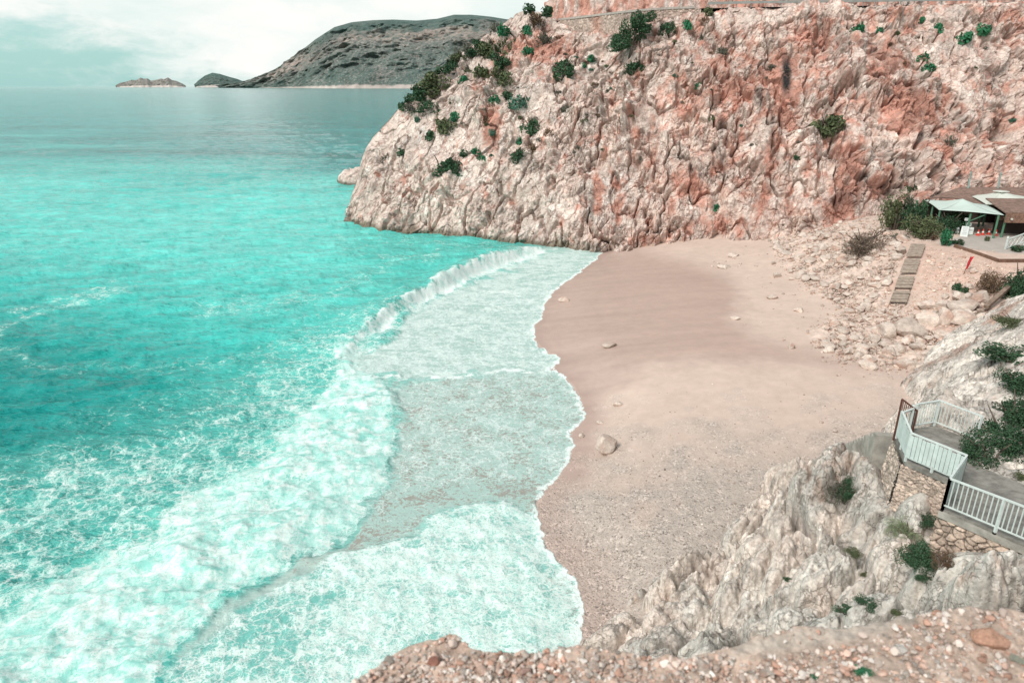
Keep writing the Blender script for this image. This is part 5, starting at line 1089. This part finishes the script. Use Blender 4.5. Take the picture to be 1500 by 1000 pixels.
def nshrub(u, v, rx, rz, kind, lb, fine=2, name='shrub', cat='shrub', sink=.12):
    P = on_near(u, v); s = px2m(rx, P) * 1.4; h = px2m(rz, P) * 1.5; return shrub(P - np.array([0, 0, h * sink]), (s, s * .9, h), kind, lb, fine, name, cat)
shrub((14.95, 18.75, 8.75), (1.25, 1.0, 1.3), 'dark', 'big dark needle leaved bush beside the landing', 3); shrub((16.0, 19.6, 8.8), (1.5, 1.3, 1.5), 'dark', 'broad dark bush behind the needle leaved one by the walkway', 3); nshrub(1488, 618, 36, 34, 'dark', 'dark bush climbing the slope at the right edge', 3)
nshrub(1474, 522, 40, 14, 'dark', 'flat green mat on the white slope at right', 2); nshrub(1490, 562, 28, 20, 'dark', 'green patch on the white slope between the flat mat and the climbing bush', 2); nshrub(1482, 472, 26, 9, 'olive', 'thin olive scrub line near the top of the white slope', 2)
nshrub(1236, 725, 31, 22, 'grey', 'grey green dome bush on the near rocks', 3); nshrub(1240, 722, 20, 18, 'dark', 'dark inner bush of the dome on the near rocks', 3); nshrub(1348, 818, 32, 22, 'dark', 'dark green cushion bush below the brown stone wall', 3); nshrub(1378, 828, 20, 16, 'brown', 'brown twiggy bush beside the dark cushion bush', 3)
nshrub(1328, 780, 26, 14, 'lime', 'pale lime grass clump on the near rocks', 3, 'grass_clump', 'grass'); nshrub(1356, 764, 17, 9, 'dark', 'small dark bush at the corner foot of the brown stone wall', 2); nshrub(1250, 812, 12, 6, 'olive', 'olive tuft in a hollow of the near rocks', 2); nshrub(1262, 842, 7, 4, 'olive', 'little olive tuft below the hollow tuft', 2)
nshrub(1236, 898, 16, 7, 'dark', 'dark weed patch low on the near rocks', 2); nshrub(1266, 880, 16, 4, 'dark', 'thin weed strip above the dark weed patch', 2); nshrub(1352, 848, 12, 6, 'dark', 'weed tuft in the crack right of the cushion bush', 2); nshrub(1150, 846, 6, 4, 'dark', 'tiny weed on the left part of the near rocks', 2); nshrub(1312, 900, 10, 8, 'olive', 'dull weed near the foreground verge', 2); nshrub(1496, 700, 12, 7, 'olive', 'yellow green weed beside the walkway at right', 2)
for u, v, r, lb in ((1260, 985, 20, 'grass tuft in the middle of the foreground gravel'), (1190, 988, 9, 'small grass tuft left of the larger one in the foreground'), (1490, 935, 9, 'grass tuft at the right edge of the foreground gravel')):
    p = atz(u, v + 6, VZ0 - .06); z = verge_z(p[:1], p[1:2])[0][0]; s = px2m(r, p); shrub((p[0], p[1], z), (s, s * .8, s * .6), 'bright', lb, 1, 'grass_tuft', 'grass')

# ================================================================== beach restaurant and its yard
T_ = 6.1
GREENP = simple('green_paint', (.085, .21, .13), .6, .2, 5); ROOFB = simple('brown_reed_roof', (.23, .15, .12), .95, .35, 2.5, .8, bscale=9); FASC = simple('reed_fascia', (.22, .13, .095), .95, .4, 6, .8, bscale=25)
DARKW = simple('shaded_interior_wall', (.045, .032, .026), .9, .3, 4); CANV = simple('pale_canvas', (.50, .58, .53), .85, .06, .8); CANV2 = simple('cream_canvas', (.56, .58, .52), .85, .06, .8)  # DARKW: gloom of the interior under the roofs put into the wall colour
def plate(mb, pts, th):
    pts = [Vector(p) for p in pts]; n = len(pts); b = len(mb.v); mb.v += [tuple(p) for p in pts] + [tuple(p - Vector((0, 0, th))) for p in pts]
    mb.f += [tuple(range(b, b + n)), tuple(range(b + 2 * n - 1, b + n - 1, -1))] + [(b + i, b + n + i, b + n + (i + 1) % n, b + (i + 1) % n) for i in range(n)]
rt = empty('restaurant', (52, 72, T_)); O = Vector(rt.location)
def L(*p): return Vector(p) - O
m = MB(); plate(m, [L(46.6, 76.6, 8.5), L(51.5, 79.6, 9.2), L(66, 78.6, 9.2), L(66, 70, 8.5), L(49.6, 72.2, 8.3), L(49.0, 76.5, 8.45)], .16); m.build('roof', ROOFB, rt)
m = MB(); plate(m, [L(47.9, 66.4, 8.55), L(48.9, 71.2, 9.2), L(62, 70.0, 9.2), L(62, 65.0, 8.55)], .12); m.build('front_roof', ROOFB, rt)
m = MB(); m.bar(L(47.9, 66.3, 8.05), L(62, 64.9, 8.05), .10, .95); m.build('fascia', FASC, rt)
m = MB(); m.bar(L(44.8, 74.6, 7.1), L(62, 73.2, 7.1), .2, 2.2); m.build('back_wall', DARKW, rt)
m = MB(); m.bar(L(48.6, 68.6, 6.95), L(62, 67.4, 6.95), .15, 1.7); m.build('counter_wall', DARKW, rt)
for x, y in ((48.1, 66.5), (51.6, 66.15), (55.2, 65.8), (59, 65.4), (44.4, 75.4)): m = MB(); m.tube(L(x, y, T_ - .1), L(x, y, 8.3), .10, .10, 8); m.build('post', GREENP, rt)
for x, y in ((52.0, 79.0), (55.2, 78.7)): m = MB(); m.tube(L(x, y, 8.6), L(x - .1, y, 11.0 if x < 53 else 10.9), .09, .07, 7); m.build('vent_pipe', simple('teal_pipe', (.25, .38, .36), .5), rt)
m = MB(); m.box(L(49.6, 68.35, 7.62), (1.9, .06, .42), -.09); sg = m.build('name_board', simple('brown_board', (.13, .085, .065), .8), rt)
for k in range(2): m = MB(); m.box(L(49.6 + .05 * k, 68.30 - .003, 7.70 - .15 * k), (.9 - .3 * k, .02, .05), -.09); m.build('lettering', simple('cream_lettering', (.5, .45, .38), .8), sg)
for x in (48.4, 50.9): m = MB(); m.tube(L(x, 66.1, 7.95), L(x, 66.02, 7.95), .11, .11, 10); m.build('round_lamp', CANV2, rt)
tag(rt, 'low beach restaurant with brown reed roofs and dark shaded front', 'restaurant')
def canopy(name, corners, apex, label, mat, posts, top):
    c0 = Vector(corners[0]); root = empty(name, (c0.x, c0.y, T_)); O = Vector(root.location); n = 9; V, F = [], []
    A = Vector(apex)
    for k in range(4):
        a, b = Vector(corners[k]), Vector(corners[(k + 1) % 4]); base = len(V)
        for i in range(n + 1):
            t = i / n
            for j in range(n + 1):
                s = j / n; e = a.lerp(b, s); p = e.lerp(A, t); sag = .16 * math.sin(math.pi * t) * (1 - .3 * math.sin(math.pi * s)) + .12 * math.sin(math.pi * s) * (1 - t) * -1 * .6
                V.append(tuple(p - Vector((0, 0, sag)) - O))
        for i in range(n):
            for j in range(n): F.append((base + i * (n + 1) + j, base + i * (n + 1) + j + 1, base + (i + 1) * (n + 1) + j + 1, base + (i + 1) * (n + 1) + j))
    cl = mesh_np('cloth', np.array(V), np.array(F), mat, root); md = cl.modifiers.new('thick', 'SOLIDIFY'); md.thickness = .02
    if top: m = MB(); m.box(A - O + Vector((0, 0, -.03)), (top, top, .10), .3); m.build('peak_cap', mat, root, .04)
    for p in posts: m = MB(); m.tube(Vector((p[0], p[1], T_ - .1)) - O, Vector(p) - O, .10, .09, 8); m.build('post', GREENP, root)
    return tag(root, label, 'canopy'), O
cr, O1 = canopy('canopy', [(42.8, 68.7, 8.4), (47.3, 65.7, 8.4), (49.2, 71.4, 8.5), (44.8, 75.0, 8.45)], (46.1, 70.5, 9.22), 'pale green white pyramid canopy nearest the beach', CANV, [(42.95, 68.75, 8.3), (45.2, 67.4, 8.25), (47.0, 66.0, 8.3), (44.8, 74.7, 8.35), (43.9, 71.6, 8.3), (48.9, 71.3, 8.35)], 0)
m = MB(); m.tube(Vector((45.2, 67.4, 7.5)) - O1, Vector((46.2, 66.75, 8.25)) - O1, .05, .05, 6); m.build('brace', GREENP, cr)
canopy('canopy', [(49.5, 71.7, 8.45), (55.6, 70.4, 8.5), (57.5, 77.0, 8.6), (51.4, 78.0, 8.55)], (52.6, 74.4, 9.45), 'cream white pyramid canopy behind the front one', CANV2, [(49.7, 71.8, 8.4), (55.4, 70.6, 8.4), (57.2, 76.8, 8.5), (51.5, 77.8, 8.5)], 1.1)
# terrace paving lies in the beach sheet; kerb and drain line
# sign boards and boxes
def at(u, v, z=T_): return atz(u, v, z)
WB = simple('white_board', (.66, .70, .68), .7, .1, 5); GREYB = simple('grey_print', (.36, .38, .38), .8)
p = at(1411, 347); s = empty('sandwich_board', p, -.5); O = Vector((0, 0, 0)); m = MB(); m.hexa([(-.32, -.25, .0), (.32, -.25, 0), (.32, -.22, 0), (-.32, -.22, 0), (-.30, -.04, 1.05), (.30, -.04, 1.05), (.30, -.01, 1.05), (-.30, -.01, 1.05)]); fp = m.build('front_panel', WB, s)
m = MB(); m.hexa([(-.32, .22, .0), (.32, .22, 0), (.32, .25, 0), (-.32, .25, 0), (-.30, .01, 1.05), (.30, .01, 1.05), (.30, .04, 1.05), (-.30, .04, 1.05)]); m.build('back_panel', WB, s)
m = MB()
for k in range(5): z = .9 - .15 * k; y = -.25 + .21 * z / 1.05 - .012; m.box((random.uniform(-.04, .04), y, z), (.42 - .05 * (k % 3), .006, .03))
m.build('lettering', GREYB, fp); tag(s, 'white sandwich board sign standing at the front of the terrace', 'sign')
def boxsign(u, v, w_, h, z0, label, cat, name, col):
    p = at(u, v); r = empty(name, p, -.4); m = MB(); m.box((0, 0, z0 + h / 2), (w_, .22, h)); b = m.build('panel', col, r, .02); m = MB(); m.box((0, -.115, z0 + h * .62), (w_ * .7, .008, h * .12)); m.build('print', GREYB, r)
    if z0 > .2: m = MB(); m.tube((0, .02, 0), (0, .02, z0), .04, .04, 6); m.build('post', GREENP, r)
    else: m = MB(); m.box((0, 0, .02), (w_ * .9, .3, .06)); m.build('foot', GREENP, r)
    return tag(r, label, cat)
boxsign(1401, 343, .30, .62, .05, 'narrow white notice board left of the sandwich board', 'sign', 'notice_board', WB); boxsign(1420, 344, .5, .7, .05, 'small white board right of the sandwich board', 'sign', 'notice_board', WB); boxsign(1411, 343, .36, .28, 1.35, 'small white box on a post above the sandwich board', 'box', 'post_box', WB); boxsign(1416, 343.5, .42, .34, .82, 'larger white box on a post behind the sandwich board', 'box', 'post_box', WB)
ORG = simple('cone_red', (.62, .06, .035), .5, .1, 5); CW = simple('cone_white', (.75, .75, .72), .5, .05, 5)
def cone(p, label):
    r = empty('traffic_cone', p); m = MB(); m.box((0, 0, .025), (.34, .34, .05)); m.build('base', ORG, r)
    for z0, z1, ma, nm in ((.05, .24, ORG, 'lower_cone'), (.24, .38, CW, 'band'), (.38, .60, ORG, 'tip')): m = MB(); f = lambda z: .15 - .115 * z / .6; m.tube((0, 0, z0), (0, 0, z1), f(z0), f(z1), 12); m.build(nm, ma, r, smooth=False)
    return tag(r, label, 'traffic cone', 'traffic cones on the terrace')
for u, v, lb in ((1432, 345, 'red and white cone nearest the green canopy post'), (1439, 344, 'second red and white cone from the green canopy post'), (1448, 343.5, 'third red and white cone, below the name board'), (1458, 345, 'last red and white cone, beside the right green post')): cone(at(u, v), lb)
# white lattice balustrade on a stair to the upper terrace
lr = empty('lattice_railing', at(1472, 366)); O = Vector(lr.location); a = Vector(at(1472, 366)); b = Vector(aty(1500, 356, a.y + 1.0)); c = Vector(aty(1540, 330, a.y + 1.8)); fr, lt = MB(), MB(); up = Vector((0, 0, 1)); H = .95
for p, q in ((a, b), (b, c)):
    fr.bar(p - O + up * .1, q - O + up * .1, .07); fr.bar(p - O + up * H, q - O + up * H, .08); n = 4
    for i in range(n):
        e0, e1 = p.lerp(q, i / n) - O, p.lerp(q, (i + 1) / n) - O; lt.bar(e0 + up * .1, e1 + up * H, .045); lt.bar(e0 + up * H, e1 + up * .1, .045)
fr.build('rails', WHITE, lr); lt.build('lattice', WHITE, lr)
for p in (a, b, c): m = MB(); m.bar(p - O - up * .3, p - O + up * (H + .12), .11); po = m.build('post', WHITE, lr); m = MB(); m.tube(p - O + up * (H + .12), p - O + up * (H + .30), .10, .06, 8); m.build('finial', WHITE, po)
tag(lr, 'white cross lattice railing at the right of the terrace', 'railing')
# row of white edging stones round the planting bed
for k in range(18):
    u = 1320 + k * 3.1; v = 353 + .5 * math.sin(k) + max(0, k - 12) * .2; P = on_ground(u, v); stone('edging_stone', P, px2m(1.7, P), k + 3, 'small whitewashed stone edging the planting bed above the boardwalk', 'stone', 'whitewashed edging stones')
m = MB(); a, b = Vector(on_ground(1398, 362)), Vector(on_ground(1462, 384)); c = Vector(on_ground(1515, 384))
m.bar(a + up * .12, b + up * .12, .22, .30); m.bar(b + up * .12, c + up * .12, .22, .30); tag(m.build('terrace_kerb', simple('brown_earth_kerb', (.17, .10, .07), .95, .3, 4), None, 0, a), 'dark brown earth kerb along the terrace edge', 'kerb')
# boardwalk of weathered planks
BW = simple('weathered_plank', (.33, .265, .215), .9, .3, 4, .4, bscale=18); BWD = simple('dark_plank', (.20, .155, .125), .9, .3, 4)  # BWD: darker plank tone for the stringers
A0, A1 = Vector(on_ground(1303, 447)), Vector(on_ground(1326, 447.5)); B0, B1 = Vector(on_ground(1335, 361)), Vector(on_ground(1354, 362)); bw = empty('boardwalk', A0); O = Vector(A0); rnd = random.Random(3)
for k, (p, q) in enumerate(((A0, B0), (A1, B1))): m = MB(); m.bar(p - O + up * .10, q - O + up * .10, .10, .16); m.build('stringer', BWD, bw)
n = 24; m = MB(); m2 = MB()
for i in range(n):
    if i in (4, 9, 16): continue
    t0, t1 = (i + .13) / n, (i + .87) / n; j = rnd.uniform(-.05, .05)
    p0, p1, q0, q1 = [Vector((w.x, w.y, max(w.z, gz(w.x, w.y) + .06))) for w in (A0.lerp(B0, t0), A1.lerp(B1, t0), A0.lerp(B0, t1), A1.lerp(B1, t1))]; e = (p1 - p0).normalized() * .06; z = up * (.20 + rnd.uniform(-.015, .03)); z2 = up * .05
    m.hexa([x - O + zz_ for zz_ in (z, z + z2) for x in (p0 - e * (1 + j * 8), p1 + e * (1 - j * 8), q1 + e, q0 - e)])
d1 = m.build('deck', BW, bw); tag(bw, 'sloping boardwalk of weathered planks across the rubble', 'boardwalk')
# fallen timber beams
TB = simple('grey_timber', (.24, .175, .135), .9, .35, 3, .5, bscale=14)
def ground3(u, v, dz): p = on_ground(u, v); return Vector(p) + up * dz
for a, b, w_, lb in (((1433, 464, .35), (1470, 482, .45), .42, 'short thick timber beam lying at the corner of the fallen frame'), ((1442, 458, .45), (1476, 434, .9), .34, 'timber beam slanting up towards the dark bush'), ((1468, 480, .45), (1512, 444, 1.0), .40, 'long timber beam running off at the right edge')):
    p, q = ground3(*a), ground3(*b); m = MB(); m.bar(p, q, w_, w_ * .8); o = m.build('timber_beam', TB, None, .02, p); tag(o, lb, 'beam')
# red flag
p = Vector(on_ground(1411, 402)); fl = empty('flag', p); m = MB(); m.tube((0, 0, -.1), (.28, 0, 1.55), .022, .018, 6); m.build('pole', BARK, fl)
V, F = [], []
for i in range(11):
    for j in range(5): t, s = i / 10, j / 4; V.append((.26 - .26 * t * .75 + s * (.34 - .22 * t), .07 * math.sin(s * 7 + t * 4), 1.50 - 1.15 * t + s * (.05 + .1 * t)))
for i in range(10):
    for j in range(4): F.append((i * 5 + j, i * 5 + j + 1, (i + 1) * 5 + j + 1, (i + 1) * 5 + j))
o = mesh_np('cloth', np.array(V), np.array(F), simple('red_cloth', (.62, .02, .035), .8, .1, 4), fl); md = o.modifiers.new('thick', 'SOLIDIFY'); md.thickness = .006
tag(fl, 'small red warning flag planted on the reddish slope', 'flag')
